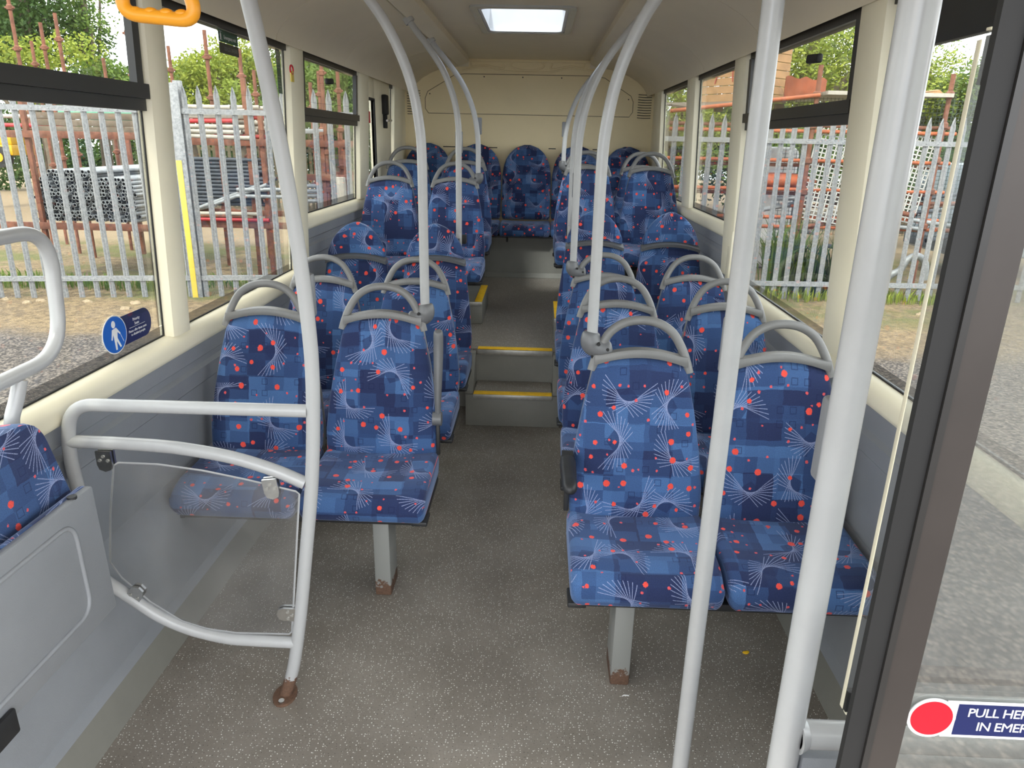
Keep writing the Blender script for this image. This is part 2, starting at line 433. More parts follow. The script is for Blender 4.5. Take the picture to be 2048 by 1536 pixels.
# ---- side walls, sills, skirtings
def profile(zs, s):
    p = [(1.167, zs-.078), (1.167, zs-.135), (1.178, zs-.143), (1.178, zs-.165), (1.165, zs-.178), (1.168, zs-.235), (1.176, zs-.243), (1.176, .44), (1.112, .37), (1.085, .12), (1.06, .10)]
    return [(s*x, z) for x, z in p]
SILL = lambda zs: [(wx(zs)+.01, zs), (1.186, zs+.001), (1.172, zs-.002), (1.159, zs-.010), (1.150, zs-.023), (1.146, zs-.040), (1.146, zs-.058), (1.149, zs-.072), (1.168, zs-.084)]
for s, side in ((-1, 'left'), (1, 'right')):
    ya = Y0 if s < 0 else .62
    b = new(); strip(b, profile(ZS_LO, s), ya, 3.90); strip(b, profile(ZS_HI-.0, s), 3.90, YR)
    # outer skin so that the side has thickness
    strip(b, [(s*1.235, -.12), (s*1.235, .93), (s*1.2, .945)], ya, 3.9); strip(b, [(s*1.235, -.12), (s*1.23, 1.2), (s*1.2, 1.215)], 3.9, YR)
    wall = struct(obj('wall_'+side, b, 'grey'))
    b = new(); prism(b, [(s*x, z) for x, z in SILL(ZS_LO)], 'y', ya, 3.87); obj('sill', b, 'cream', wall, 60)
    b = new(); prism(b, [(s*x, z) for x, z in SILL(ZS_HI)], 'y', 3.87, YR-.005); obj('sill', b, 'cream', wall, 60)
    b = new(); box(b, (min(s*1.145, s*1.2), 3.866, ZS_LO-.07), (max(s*1.145, s*1.2), 3.93, ZS_HI-.02), .008); obj('sill_end_trim', b, 'cream', wall)
    b = new(); strip(b, [(s*x, z) for x, z in ((1.09, .115), (1.062, .10), (1.036, .012), (1.032, 0))], ya, 4.3)
    struct(obj('baseboard_'+side, b, 'stepgrey'))
    b = new(); box(b, (min(s*1.168, s*1.2), 6.78, 1.2), (max(s*1.168, s*1.2), YR, 2.09)); obj('corner_panel', b, 'cream', wall, 0)
    # pillars
    spans = ((2.405, 2.545, .94), (3.78, 3.99, .95), (5.2, 5.47, 1.21), (6.43, 6.8, 1.21)) if s < 0 else ((2.36, 2.555, .94), (3.86, 4.08, .95), (5.07, 5.33, 1.21), (6.45, 6.8, 1.21))
    for a, c, zb in spans:
        b = new()
        zmid = 1.60
        def ring(z, a=a, c=c, s=s):
            xi = wx(z)-.038; xo = wx(z)+.015; r = .03
            pts = [(xo, a), (xi+r, a), (xi+.3*r, a+.3*r), (xi, a+r), (xi, c-r), (xi+.3*r, c-.3*r), (xi+r, c), (xo, c)]
            return [(s*x, y, z) for x, y in pts]
        loft(b, [ring(z) for z in (zb, zb+.02, 1.4, 1.8, 2.09)])
        obj('pillar', b, 'cream', wall, 35)

# ---- windows
WN = [0]
def window(s, a, c, zb, transom=None, split=None, handle=False, label=None):
    WN[0] += 1
    e = struct(empty('window_%d' % WN[0], (0, (a+c)/2, 0)))
    def quad(z0, z1, ya, yb, x_off, th):
        bm = new()
        A = [(s*(wx(z0)+x_off), ya, z0), (s*(wx(z0)+x_off), yb, z0), (s*(wx(z1)+x_off), yb, z1), (s*(wx(z1)+x_off), ya, z1)]
        B = [(x+s*th, y, z) for x, y, z in A]
        loft(bm, [[(x, y-(a+c)/2, z) for x, y, z in A], [(x, y-(a+c)/2, z) for x, y, z in B]])
        return bm
    obj('pane', quad(zb, ZT, a, c, .006, .004), 'glass', e, 0)
    b = quad(2.018, 2.08, a, c, -.012, .014); obj('top_frame', b, 'black', e, 0)
    b = quad(zb-.004, zb+.006, a, c, .0, .005); obj('bottom_seal', b, 'rubber', e, 0)
    b = new()
    for ya, yb in ((a-.004, a+.004), (c-.004, c+.004)):
        t = quad(zb, 2.03, ya, yb, .0, .005); _app(b, t)
    obj('side_seal', b, 'rubber', e, 0)
    b = quad(zb+.006, zb+.038, a, c, .003, .0015)
    for ya, yb in ((a+.008, a+.03), (c-.03, c-.008)): _app(b, quad(zb+.042, 2.018, ya, yb, .003, .0015))
    obj('dotted_band', b, 'frit', e, 0)
    if transom:
        z0, z1 = transom; zm = z0+(z1-z0)*.45
        obj('transom', quad(zm, z1, a, c, -.03, .034), 'black', e, 0)
        obj('transom_lower', quad(z0, zm, a, c, -.015, .024), 'black', e, 0)
        b = new()
        ya, yb = (c-.05, c-.012)
        _app(b, quad(z1, 2.02, ya, yb, -.02, .024)); _app(b, quad(z1, 2.02, a+.012, a+.05, -.02, .024))
        obj('vent_stile', b, 'black', e, 0)
    if handle is not False:
        y = handle-(a+c)/2; b = new()
        x = s*(wx(1.95)-.02)
        t = new(); box(t, (-.012, -.06, -.018), (.012, .06, .014), .008, 3)
        _app(b, t, Matrix.Translation((x, y, 1.935)) @ Matrix.Rotation(math.radians(4), 4, 'X'))
        obj('vent_handle', b, 'rubber', e)
    return e
window(-1, .75, 2.405, ZS_LO, (1.69, 1.77))
w2 = window(-1, 2.545, 3.78, ZS_LO)
window(-1, 3.99, 5.2, ZS_HI, (1.70, 1.77), handle=4.5)
window(-1, 6.3, 6.43, ZS_HI)
window(1, .75, 2.36, ZS_LO)
window(1, 2.555, 3.86, ZS_LO, (1.695, 1.772), handle=2.95)
window(1, 4.08, 5.07, ZS_HI)
window(1, 5.33, 6.45, ZS_HI)
window(-1, -.5, .7, ZS_LO)
b = new(); box(b, (-1.2, .70, .93), (-1.13, .75, 2.06)); obj('pillar', b, 'cream', bpy.data.objects['wall_left'])
# dark header panel above the nearest right-hand window
b = new(); box(b, (1.10, .75, 1.872), (1.125, 2.2, 2.04), .004)
obj('header_panel', b, 'dark', bpy.data.objects['window_5']).location = (0, -(.75+2.36)/2, 0)

# ---- emergency door at the rear left
d = struct(empty('door_1', (-wx(1.6), 5.85, .57)))
def dl(x0, y0, z0, x1, y1, z1, nm, mat, r=.004, par=None, piv=True):
    b = new(); box(b, (x0, y0-5.85, z0-.57), (x1, y1-5.85, z1-.57), r); return obj(nm, b, mat, par or d)
dl(-.01, 5.70, 1.2, .03, 6.3, 2.06, 'door_leaf', 'cream', .008)
dl(-.01, 5.47, 1.9, .03, 5.7195, 2.06, 'top_rail', 'cream', .008)
dl(-.004, 5.47, 1.2, .004, 5.72, 1.92, 'pane', 'glass', 0)
dl(.001, 5.70, 1.25, .033, 5.722, 1.905, 'window_seal', 'rubber', .004)
dl(.001, 5.47, 1.888, .033, 5.72, 1.906, 'window_seal', 'rubber', .004)
dl(.028, 5.97, 1.80, .07, 6.06, 1.95, 'lock_box', 'rubber', .012)
dl(.03, 6.0, 1.70, .06, 6.04, 1.81, 'lock_arm', 'rubber', .006)
b = new(); tube(b, round_path([(.05, .2, 1.19), (.09, .2, 1.19), (.09, .02, 1.185)], .02), .009, 10); obj('lever', b, 'steel', d)
dl(.012, 5.48, 1.73, .014, 5.63, 1.81, 'warning_label', 'redprint', 0)

# ---- ceiling, light rails and curved coving
HX, HY0, HY1 = .268, 4.445, 5.415
b = new()
for x0, x1, ya, yb in ((-.66, .66, Y0, HY0), (-.66, .66, HY1, YR), (-.66, -HX, HY0, HY1), (HX, .66, HY0, HY1)):
    box(b, (x0, ya, 2.335), (x1, yb, 2.36))
ceil = struct(obj('ceiling', b, 'ceil', angle=0))
# deep dark void over the coving keeps daylight out
b = new()
for s in (-1, 1):
    strip(b, [(s*.66, 2.36), (s*.9, 2.36), (s*1.22, 2.2), (s*1.22, 2.03)], Y0, YR)
obj('outer_roof', b, 'ceil', ceil)
COVE = [(.66, 2.268), (.74, 2.262), (.83, 2.243), (.92, 2.208), (1.0, 2.163), (1.06, 2.11), (1.092, 2.066), (1.10, 2.036)]
TN = [0]
for s in (-1, 1):
    TN[0] += 1
    e = struct(empty('trim_%d' % TN[0], (s*.9, 3, 2.0)))
    seams = (Y0, .9, 2.2, 3.55, 4.75, 5.95, YR-.004)
    for a, c in zip(seams[:-1], seams[1:]):
        b = new(); pr = COVE+[(x+.012, z+.01) for x, z in reversed(COVE)]
        prism(b, [(s*x-s*.9, z-2.0) for x, z in pr], 'y', a-3+.002, c-3-.002)
        obj('cove_panel', b, 'ceil', e, 50)
    TN[0] += 1
    b = new(); prism(b, [(s*x, z) for x, z in ((.545, 2.335), (.545, 2.292), (.553, 2.282), (.625, 2.247), (.637, 2.252), (.640, 2.335))], 'y', Y0, 6.98)
    r = struct(obj('trim_%d' % TN[0], b, 'ceil', angle=30))
    b = new(); box(b, (min(s*.6402, s*.668), Y0, 2.29), (max(s*.6402, s*.668), 6.98, 2.334)); obj('dark_gap', b, 'rubber', r, 0)
    b = new(); box(b, (min(s*.545, s*.64), 6.981, 2.25), (max(s*.545, s*.64), 6.99, 2.334)); obj('rail_end', b, 'ceil', r, 0)

# ---- roof hatch
h = struct(empty('window_%d' % (WN[0]+1), (0, (HY0+HY1)/2, 2.335))); WN[0] += 1
cy = (HY0+HY1)/2; hl = (HY1-HY0)/2
def frame_ring(bm, x0, y0, x1, y1, z0, z1):
    def rr(x, y, r=.05, n=5):
        pts = []
        for cx, cyy, a0 in ((x-r, y-r, 0), (-x+r, y-r, PI/2), (-x+r, -y+r, PI), (x-r, -y+r, 1.5*PI)):
            for k in range(n+1): pts.append((cx+r*math.cos(a0+k*PI/2/n), cyy+r*math.sin(a0+k*PI/2/n)))
        return pts
    A = rr(x0, y0); B = rr(x1, y1)
    rings = [[(x, y, z1) for x, y in B], [(x, y, z0) for x, y in B], [(x, y, z0) for x, y in A], [(x, y, z1) for x, y in A]]
    loft(bm, rings, True, False)
b = new(); frame_ring(b, .258, hl-.012, .302, hl+.034, -.012, .0); obj('frame', b, 'pole', h)
b = new()
frame_ring(b, .24, hl-.05, .262, hl-.008, -.008, .004)
loft(b, [[(x*sx, y*sx2, z) for x, y in ((.262, hl-.008), (-.262, hl-.008), (-.262, -hl+.008), (.262, -hl+.008))] for sx, sx2, z in ((1, 1, -.004), (.93, .95, .14))], True, False)
obj('well', b, 'white', h, 0)
obj('pane', box(new(), (-.25, -hl+.02, .135), (.25, hl-.02, .14)), 'skyglass', h, 0)
b = new(); sphere(b, (0, .06, .12), .1, 16, 8, (1.55, .3, .12)); obj('handle_slot', b, 'bronze', h)

# ---- rear wall
b = new(); box(b, (-1.25, YR, 0.3), (1.25, YR+.03, 2.4))
rw = struct(obj('wall_rear', b, 'rearwall', angle=0))
def onrear(px, py): p = at(px, py, YR-.001); return (p.x, p.z)
def groove(path, r=.003, nm='panel_groove', mat='groove'):
    bm = new(); tube(bm, [(x, YR-.0005, z) for x, z in path], r, 6); return obj(nm, bm, mat, rw)
P_ = [(-.945, 1.86), (-.975, 1.9), (-.975, 1.99), (-.95, 2.05), (-.80, 2.135), (-.70, 2.195), (-.60, 2.207), (.60, 2.207), (.70, 2.19), (.80, 2.13), (.95, 2.04), (.975, 1.99), (.975, 1.9), (.945, 1.857)]
groove(P_+[P_[0]])
for x, z in ((-.42, 2.185), (-.06, 2.185), (.3, 2.185), (.93, 2.01), (-.93, 2.03), (-.16, 1.35), (.16, 1.35)):
    b = new(); cyl(b, (x, YR+.001, z), (x, YR-.004, z), .006, 8); obj('screw', b, 'bronze', rw)
# relief moulding above the access panel: oval and two wings
ov = [(-.02+.155*math.cos(a), 2.29+.045*math.sin(a)) for a in [2*PI*k/28 for k in range(29)]]
def relief(path, closed=True):
    bm = new(); tube(bm, [(x, YR-.002, z) for x, z in path], .0075, 8, ry=.008); obj('relief_moulding', bm, 'rearwall', rw)
relief(ov)
for s in (-1, 1):
    w_ = smooth_path([(s*x-.02 if False else s*x-.02, 0, z) for x, z in ((.20, 2.325), (.23, 2.30), (.215, 2.28), (.225, 2.26), (.30, 2.268), (.40, 2.285), (.50, 2.272), (.52, 2.29), (.51, 2.325), (.36, 2.318), (.20, 2.325))], 4)
    relief([(p.x, p.z) for p in w_])
w_ = smooth_path([(x, 0, z) for x, z in ((-.62, 2.235), (-.5, 2.262), (-.38, 2.268), (-.22, 2.236), (0, 2.228), (.2, 2.236), (.36, 2.268), (.5, 2.262), (.6, 2.24))], 5)
relief([(p.x, p.z) for p in w_])
for s in (-1, 1):
    for k in range(10):
        z = 2.055-k*.0225; b = new()
        path = [(s*(1.02+.125*u), YR-.001, z-.012*u+.010*u*u) for u in (0, .25, .5, .75, 1)]
        tube(b, path, .0066, 6, ry=.003); obj('vent_slot', b, 'rubber', rw)
for x0, x1 in ((-.81, -.69), (-.37, -.29), (.20, .27), (.62, .70)):
    b = new(); box(b, (x0, YR-.003, 1.557), (x1, YR, 1.565)); obj('wall_slot', b, 'rubber', rw, 0)
b = new(); tube(b, [(-.62, YR-.012, 2.325), (.62, YR-.012, 2.325)], .014, 8); obj('cornice', b, 'rearwall', rw)

# ================================================================== SEATS
def lerp_tab(tab, v):
    for (a, x), (b, y) in zip(tab[:-1], tab[1:]):
        if v <= b:
            u = (v-a)/(b-a); u = u*u*(3-2*u) if False else u
            return x+(y-x)*u
    return tab[-1][1]
def superring(hw, ht, n=28, e=4.5):
    out = []
    for k in range(n):
        a = 2*PI*k/n - PI/2 - PI
        c, s_ = math.cos(a), math.sin(a)
        out.append((hw*math.copysign(abs(c)**(2/e), c), ht*math.copysign(abs(s_)**(2/e), s_)))
    return out
def pad_mesh(name, hwtab, z0, z1, y0, y1, th0, th1, arch=0., dome=.02, arch_b=0., rows=18, bulge=.012, hollow=.0, wings=.0):
    """upholstered back: rings stacked from z0 to z1, leaning from y0 to y1 (front face), arched top"""
    bm = new(); rings = []; vs = []
    N = 32
    for i in range(rows+1):
        v = i/rows
        # ease the ends so the pad has rounded edges
        ez = min(1., v/.05) if v < .05 else (min(1., (1-v)/.05))
        k = math.sqrt(max(0., 1-(1-ez)**2)) if ez < 1 else 1.
        hw = lerp_tab(hwtab, v)*(.965+.035*k) if i not in (0, rows) else lerp_tab(hwtab, v)*.955
        ht = (th0+(th1-th0)*v)/2*(.35+.65*k)
        yc = y0+(y1-y0)*v+(th0+(th1-th0)*v)/2
        z = z0+(z1-z0)*v
        R = []
        for x, t in superring(hw, ht, N):
            zz = z+arch*(1-(x/max(hw, 1e-4))**2)*v**3+arch_b*(1-(x/.17)**2)*(1-v)**2
            yy = yc+t
            if t < 0:
                q = 1-(x/hw)**2
                yy += -bulge*math.sin(PI*min(1, v*1.05))*q + hollow*q*math.sin(PI*v) - wings*(abs(x/hw)**3)*math.sin(PI*v)
            R.append((x, yy, zz))
        rings.append(R); vs.append(z)
    # arc length around the widest ring for seamless cloth
    def uvs(i, j):
        j0 = j % N; x, y, z = rings[i][j0]
        R = rings[i]; L = 0
        for q in range(j): a = R[q % N]; c = R[(q+1) % N]; L += math.hypot(c[0]-a[0], c[1]-a[1])
        
        Lc = 0
        for q in range(N//2): a = R[q]; c = R[q+1]; Lc += math.hypot(c[0]-a[0], c[1]-a[1])
        return (L-Lc, vs[i])
    loft(bm, rings, True, True, uvs)
    return finish(bm, name, 60)
def cushion_mesh(name, hw, prof, r=.022):
    """cushion: side profile in y,z swept across x with rounded ends"""
    bm = new(); pr = [(p.x, p.y) for p in [Vector((a, c, 0)) for a, c in prof]]
    sp = smooth_path([(a, 0, c) for a, c in pr+[pr[0]]], 3)[:-1]
    pr = [(p.x, p.z) for p in sp]
    cy_ = sum(p[0] for p in pr)/len(pr); cz_ = sum(p[1] for p in pr)/len(pr)
    acc = [0]
    for a, c in zip(pr, pr[1:]+pr[:1]): acc.append(acc[-1]+math.hypot(a[0]-c[0], a[1]-c[1]))
    xs = [-hw, -hw+.004, -hw+.012, -hw+r, -hw*.5, 0, hw*.5, hw-r, hw-.012, hw-.004, hw]
    ins = [r*.9, r*.5, r*.18, 0, 0, 0, 0, 0, r*.18, r*.5, r*.9]
    rings = []
    for x, q in zip(xs, ins):
        R = []
        for y, z in pr:
            dy = y-cy_; dz = z-cz_
            sag = .012*max(0, 1-(x/hw)**2) if dz > 0 and y > -.47 else 0
            R.append((x, cy_+dy-math.copysign(min(abs(dy), q), dy), cz_+dz-math.copysign(min(abs(dz), q), dz)-sag*.8))
        rings.append(R)
    n = len(pr)
    loft(bm, rings, True, True, lambda i, j: (rings[i][0][0], acc[j] if j <= n else acc[-1]))
    return finish(bm, name, 60)
CP = [(-.12, .352), (-.30, .350), (-.485, .350), (-.512, .362), (-.520, .39), (-.508, .425), (-.47, .452), (-.41, .463), (-.30, .462), (-.19, .468), (-.12, .462), (-.10, .41)]
BACKW = [(0, .214), (.2, .219), (.45, .205), (.7, .183), (.88, .162), (1., .146)]
def m_cushion(): return cushion_mesh('seat_cushion', .2205, CP)
def m_back(): return pad_mesh('backrest', BACKW, .435, .945, -.178, -.052, .085, .055, arch=.024)
def m_back_low(): return pad_mesh('backrest', [(0, .214), (.2, .219), (.5, .205), (.8, .185), (1., .172)], .435, .958, -.178, -.052, .085, .055, arch=.022)
def m_head():
    return pad_mesh('headrest', [(0, .168), (.2, .166), (.45, .146), (.68, .116), (.85, .084), (.95, .055), (1, .032)], .966, 1.160, -.052, -.022, .06, .045, arch=.008, arch_b=.026)
def m_shell():
    return pad_mesh('back_shell', [(0, .212), (.2, .216), (.45, .202), (.7, .180), (.88, .160), (1., .150)], .42, .95, -.118, -.012, .06, .035, arch=.026, bulge=0)
def m_hoop():
    bm = new()
    def py(z): return -.028+(z-.965)*.22
    pts = [(-.158, .918), (-.149, .95), (-.131, .995), (-.1, 1.043), (-.055, 1.072), (0, 1.081), (.055, 1.072), (.1, 1.043), (.131, .995), (.149, .95), (.158, .918)]
    tube(bm, smooth_path([(x, py(z), z) for x, z in pts], 4), .0125, 12, ry=.0145)
    return finish(bm, 'grab_hoop', 60)
def m_bar():
    bm = new()
    rings = []
    for k in range(17):
        u = -1+2*k/16; x = u*.150; zt = .994-.034*u*u+.012*abs(u)**6; zb = .938+.030*(1-u*u)
        zt2 = max(zt, zb+.012); y = -.03
        rings.append([(x, y-.020, zb), (x, y-.024, (zb+zt2)/2), (x, y-.017, zt2), (x, y+.012, zt2+.002), (x, y+.03, (zb+zt2)/2), (x, y+.028, zb)])
    loft(bm, rings)
    return finish(bm, 'top_rail', 50)
def m_lip():
    bm = new(); rings = []
    for k in range(13):
        u = -1+2*k/12; x = u*.174; z = .982-.030*u*u
        rings.append([(x, -.072, z-.014), (x, -.078, z+.004), (x, -.02, z+.020), (x, 0, z-.014)])
    loft(bm, rings); return finish(bm, 'neck_trim', 50)
def m_tray():
    b = new(); box(b, (-.445, -.475, .322), (.445, -.12, .349), .008); box(b, (-.455, -.5, .335), (-.40, -.42, .352), .004); box(b, (.40, -.5, .335), (.455, -.42, .352), .004)
    return finish(b, 'seat_tray', 40)
def double_seat(side, Y, zo, kind, label, floor_z, legs=True, arm=None, knuckle=False):
    s = 1 if side == 'R' else -1
    e = empty('double_seat', (s*.6925, Y, zo)); tag(e, label, 'bus seat', 'double seats along the sides')
    for q in (-1, 1):
        x = q*.2275
        def put(nm, fn, mat):
            o = link(nm, cached(fn, fn), mat, e); o.location = (x, 0, 0); return o
        put('seat_cushion', m_cushion, 'fabric')
        if kind == 'hoop':
            put('backrest', m_back, 'fabric'); put('back_shell', m_shell, 'hoop')
            put('grab_hoop', m_hoop, 'hoop'); put('top_rail', m_bar, 'hoop')
        else:
            put('backrest', m_back_low, 'fabric'); put('back_shell', m_shell, 'hoop')
            put('headrest', m_head, 'fabric'); put('neck_trim', m_lip, 'knuckle')
    link('seat_tray', cached(m_tray, m_tray), 'dark', e)
    if legs:
        zf = floor_z-zo
        b = new(); xl = -s*(.6925-.418)
        box(b, (xl-.030, -.425, 0), (xl+.030, -.30, .318-zf), .006)
        o = obj('leg', b, 'legpaint', e); o.location = (0, 0, zf)
        b = new(); box(b, (xl-.036, -.43, .308), (xl+.036, -.28, .320), .003); obj('leg_bracket', b, 'hoop', e)
    if arm == 'up':
        b = new(); xa = -s*(.6925-.243)
        tube(b, smooth_path([(xa, -.14, .60), (xa, -.142, .66), (xa, -.125, .76), (xa, -.105, .86), (xa, -.10, .925), (xa, -.102, .94)], 4), [.0115]*4+[.0125, .0135, .0145, .0155, .0165, .0175, .018, .0185, .019, .019, .019, .019, .0185, .017, .015, .011, .004], 12)
        obj('armrest', b, 'knuckle', e, 60)
        b = new(); cyl(b, (xa-.02, -.14, .60), (xa+.014, -.14, .60), .027, 20); obj('arm_pivot', b, 'knuckle', e)
        b = new(); box(b, (xa-.008, -.15, .45), (xa+.006, -.13, .58), .004); obj('arm_bracket', b, 'dark', e)
    if arm == 'down':
        b = new(); xa = -s*(.6925-.237)
        rings = []
        for k, (y, z, hw, hh) in enumerate(((-.12, .635, .022, .024), (-.17, .64, .026, .027), (-.24, .640, .025, .023), (-.30, .642, .023, .02), (-.345, .645, .022, .018), (-.362, .643, .015, .012), (-.366, .642, .004, .004))):
            rings.append([(xa+hw*math.copysign(abs(math.cos(a))**.7, math.cos(a)), y, z+hh*math.copysign(abs(math.sin(a))**.7, math.sin(a))) for a in [2*PI*j/16 for j in range(16)]])
        loft(b, rings); obj('armrest', b, 'dark', e, 60)
        b = new(); cyl(b, (xa-.018, -.13, .635), (xa+.018, -.13, .635), .034, 20); obj('arm_pivot', b, 'dark', e)
        b = new(); box(b, (xa-.006, -.15, .46), (xa+.010, -.12, .61), .004); obj('arm_bracket', b, 'dark', e)
    return e
double_seat('R', 2.27, 0, 'hoop', 'front right double seat, nearest the camera, with a folded-down black armrest', 0, arm='down')
double_seat('R', 3.01, 0, 'hoop', 'right double seat directly behind the front right one', 0)
double_seat('R', 3.68, 0, 'hoop', 'third right double seat from the camera, in front of the headrest pair', 0)
double_seat('R', 4.42, .07, 'head', 'right double seat with dark padded headrests in place of hoops', 0)
double_seat('R', 5.40, .475, 'hoop', 'raised right double seat with hoops just behind the headrest pair', .412)
double_seat('R', 5.93, .468, 'hoop', 'rearmost right double seat with hoops in front of the back bench', .412)
double_seat('L', 2.69, 0.005, 'hoop', 'front left double seat with an upright armrest beside the clear screen', 0, arm='up')
double_seat('L', 3.46, -.012, 'hoop', 'left double seat directly behind the front left one', 0)
double_seat('L', 4.14, 0, 'head', 'left double seat with dark padded headrests in place of hoops', 0)
double_seat('L', 5.17, .385, 'hoop', 'raised left double seat with hoops just behind the headrest pair', .568)
double_seat('L', 5.88, .478, 'hoop', 'rearmost left double seat with hoops in front of the back bench', .412)

# ---- five-place back bench
e = empty('rear_bench', (0, 7.0, .45)); tag(e, 'full-width back bench with five tall rounded backrests against the cream wall', 'bench seat')
def m_bback(): return pad_mesh('backrest', [(0, .228), (.4, .231), (.6, .228), (.72, .216), (.82, .192), (.9, .155), (.96, .105), (.99, .06), (1, .03)], .47, 1.142, -.135, -.01, .10, .07, arch=.0, bulge=.006, rows=26)
BCP = [(-.10, .352), (-.30, .350), (-.40, .350), (-.43, .36), (-.44, .40), (-.43, .44), (-.40, .46), (-.33, .468), (-.22, .465), (-.12, .47), (-.08, .45), (-.07, .40)]
def m_bcush(): return cushion_mesh('seat_cushion', .2315, BCP)
for k in range(5):
    x = (k-2)*.468
    o = link('backrest', cached(m_bback, m_bback), 'fabric', e); o.location = (x, .04, 0)
    o = link('seat_cushion', cached(m_bcush, m_bcush), 'fabric', e); o.location = (x, 0, 0)
b = new(); box(b, (-1.10, -.38, .335), (1.10, -.1, .351)); obj('bench_base', b, 'dark', e, 0)
b = new(); box(b, (-.165, -.405, .30), (-.15, -.36, .34), .003); obj('belt_stub', b, 'rubber', e)

# ================================================================== POLES
def knuckle(parent, s, x0, z, x1, zx):
    """bean-shaped clamp joining pole foot to seat hoop; local coordinates"""
    b = new()
    path = smooth_path([(x0-s*.002, 0, z+.020), (x0-s*.004, -.002, z-.004), (x0+s*.004, -.003, z-.026), (x0+s*.030, -.004, z-.036), (x0+s*.054, -.004, z-.036), (x0+s*.068, -.004, z-.035)], 4)
    n = len(path); rr = []
    for i in range(n):
        u = i/(n-1); r = .038-.012*u
        r *= math.sqrt(max(.03, 1-max(0, (u-.8)/.2)**2)) if u > .8 else 1
        r *= (.62+.38*min(1, u/.28)**.6)
        rr.append(r)
    tube(b, path, rr, 16); o = obj('clamp', b, 'knuckle', parent, 60)
    for dx, dz, rr in ((.020, -.012, .034), (.050, -.030, .029), (.004, -.058, .024)):
        bb = new(); cyl(bb, (x0+s*dx, -.012, z+dz), (x0+s*dx, -rr-.004, z+dz), .0055, 10); obj('screw', bb, 'rubber', o)
PROF = [(.305, 1.55), (.311, 1.66), (.331, 1.78), (.368, 1.89), (.425, 2.0), (.51, 2.11), (.585, 2.195), (.628, 2.25)]
def hang_pole(s, Y, zb, label, kn=True, dx=0., pads=None, flat=False):
    e = empty('grab_pole', (0, Y, 0)); tag(e, label, 'grab pole', 'curved grab poles from ceiling to seats')
    pts = [(s*(.305+dx), 0, zb), (s*(.305+dx), 0, (zb+1.55)/2 if zb < 1.5 else zb+.02)] + [(s*(x+dx*(1-max(0, (z-1.55)/.7))), 0, z) for x, z in PROF if z > zb+.05]
    b = new(); tube(b, smooth_path(pts, 5), .0178, 18); obj('pole', b, 'pole', e, 60)
    b = new(); cyl(b, (s*.612, 0, 2.226), (s*.632, 0, 2.253), .028, 16); obj('ceiling_flange', b, 'pole', e)
    if kn: knuckle(e, s, s*(.305+dx), zb-.008, None, 0)
    if flat:
        b = new(); box(b, (s*(.305+dx)-.017, -.020, zb-.07), (s*(.305+dx)+.017, .012, zb+.012), .006); o = obj('flattened_end', b, 'pole', e)
        bb = new(); cyl(bb, (s*(.305+dx), -.026, zb-.03), (s*(.305+dx), -.018, zb-.03), .008, 12); obj('bolt', bb, 'steel', o)
        b = new(); box(b, (s*(.305+dx)-.02, .012, zb-.06), (s*(.305+dx)+.06*(1 if s < 0 else 1)-.02, .07, zb-.01), .004)
        obj('mounting_bracket', b, 'rubber', e)
    if pads:
        z0, z1 = pads; b = new(); box(b, (s*(.305+dx)-.021, .008, z0), (s*(.305+dx)+.021, .036, z1), .006); obj('bell_push', b, 'pad', e)
    return e
hang_pole(-1, 2.68, 1.012, 'curved grab pole clamped to the front left double seat hoop')
hang_pole(1, 2.26, 1.028, 'curved grab pole clamped to the front right double seat hoop')
hang_pole(1, 3.67, 1.035, 'curved grab pole clamped to the third right double seat', pads=(1.36, 1.48))
hang_pole(-1, 4.32, 1.09, 'grab pole ending in a bolted flat foot above the left headrests', kn=False, dx=.045, flat=True, pads=(1.55, 1.67))
hang_pole(1, 4.56, 1.12, 'grab pole with flat bolted foot behind the right headrest seat', kn=False, dx=.015, flat=True)
hang_pole(-1, 5.16, 1.395, 'short curved grab pole clamped to the raised left double seat', pads=(1.66, 1.77))
hang_pole(1, 5.86, 1.47, 'short curved grab pole clamped to the rearmost right double seat', pads=(1.66, 1.77))

# ---- two straight floor poles on the right
def floor_pole(x, Y, label, pad):
    e = empty('floor_pole', (x, Y, 0)); tag(e, label, 'grab pole', 'straight floor poles by the entrance')
    b = new(); cyl(b, (0, 0, .004), (0, 0, 2.26), .0178, 20); obj('pole', b, 'pole', e, 60)
    b = new(); cyl(b, (0, 0, 0), (0, 0, .02), .03, 20); obj('floor_flange', b, 'pole', e)
    z0, z1 = pad; b = new()
    box(b, (-.0115, .008, z0), (.0115, .040, z1), .006, 3)
    obj('bell_push', b, 'pad', e, 30)
    return e
floor_pole(.485, 1.30, 'slim white floor pole standing in front of the front right seat', (1.205, 1.315))
fp2 = floor_pole(.449, .72, 'thick-looking white floor pole nearest the entrance screen', (1.262, 1.362))
# the horizontal rail, panel and clear screen that hang on the near pole
e = empty('entrance_screen', (.449, .72, 0)); tag(e, 'clear entrance screen above a grey panel, edged by white rail beside near pole', 'screen')
b = new(); cyl(b, (.012, 0, .925), (.72, 0, .925), .0178, 18); obj('rail', b, 'pole', e, 60)
b = new(); tube(b, [(.012, 0, .925), (.022, 0, .925)], [.024, .0185], 16); obj('weld_collar', b, 'pole', e)
b = new(); box(b, (.02, -.008, .15), (.70, .008, .895), .004); obj('lower_panel', b, 'grey', e)
b = new(); prism(b, [(.059, .972), (.067, .963), (.70, .963), (.70, 1.722), (.067, 1.722), (.059, 1.714)], 'y', -.003, .003); obj('clear_pane', b, 'perspex', e, 0)
b = new(); box(b, (.0580, -.0034, .970), (.0592, .0034, 1.714), .0003); box(b, (.064, -.0036, .9605), (.70, .0036, .9632), .0006); box(b, (.064, -.0036, 1.7218), (.70, .0036, 1.7245), .0006); obj('pane_edge', b, 'cream', e)
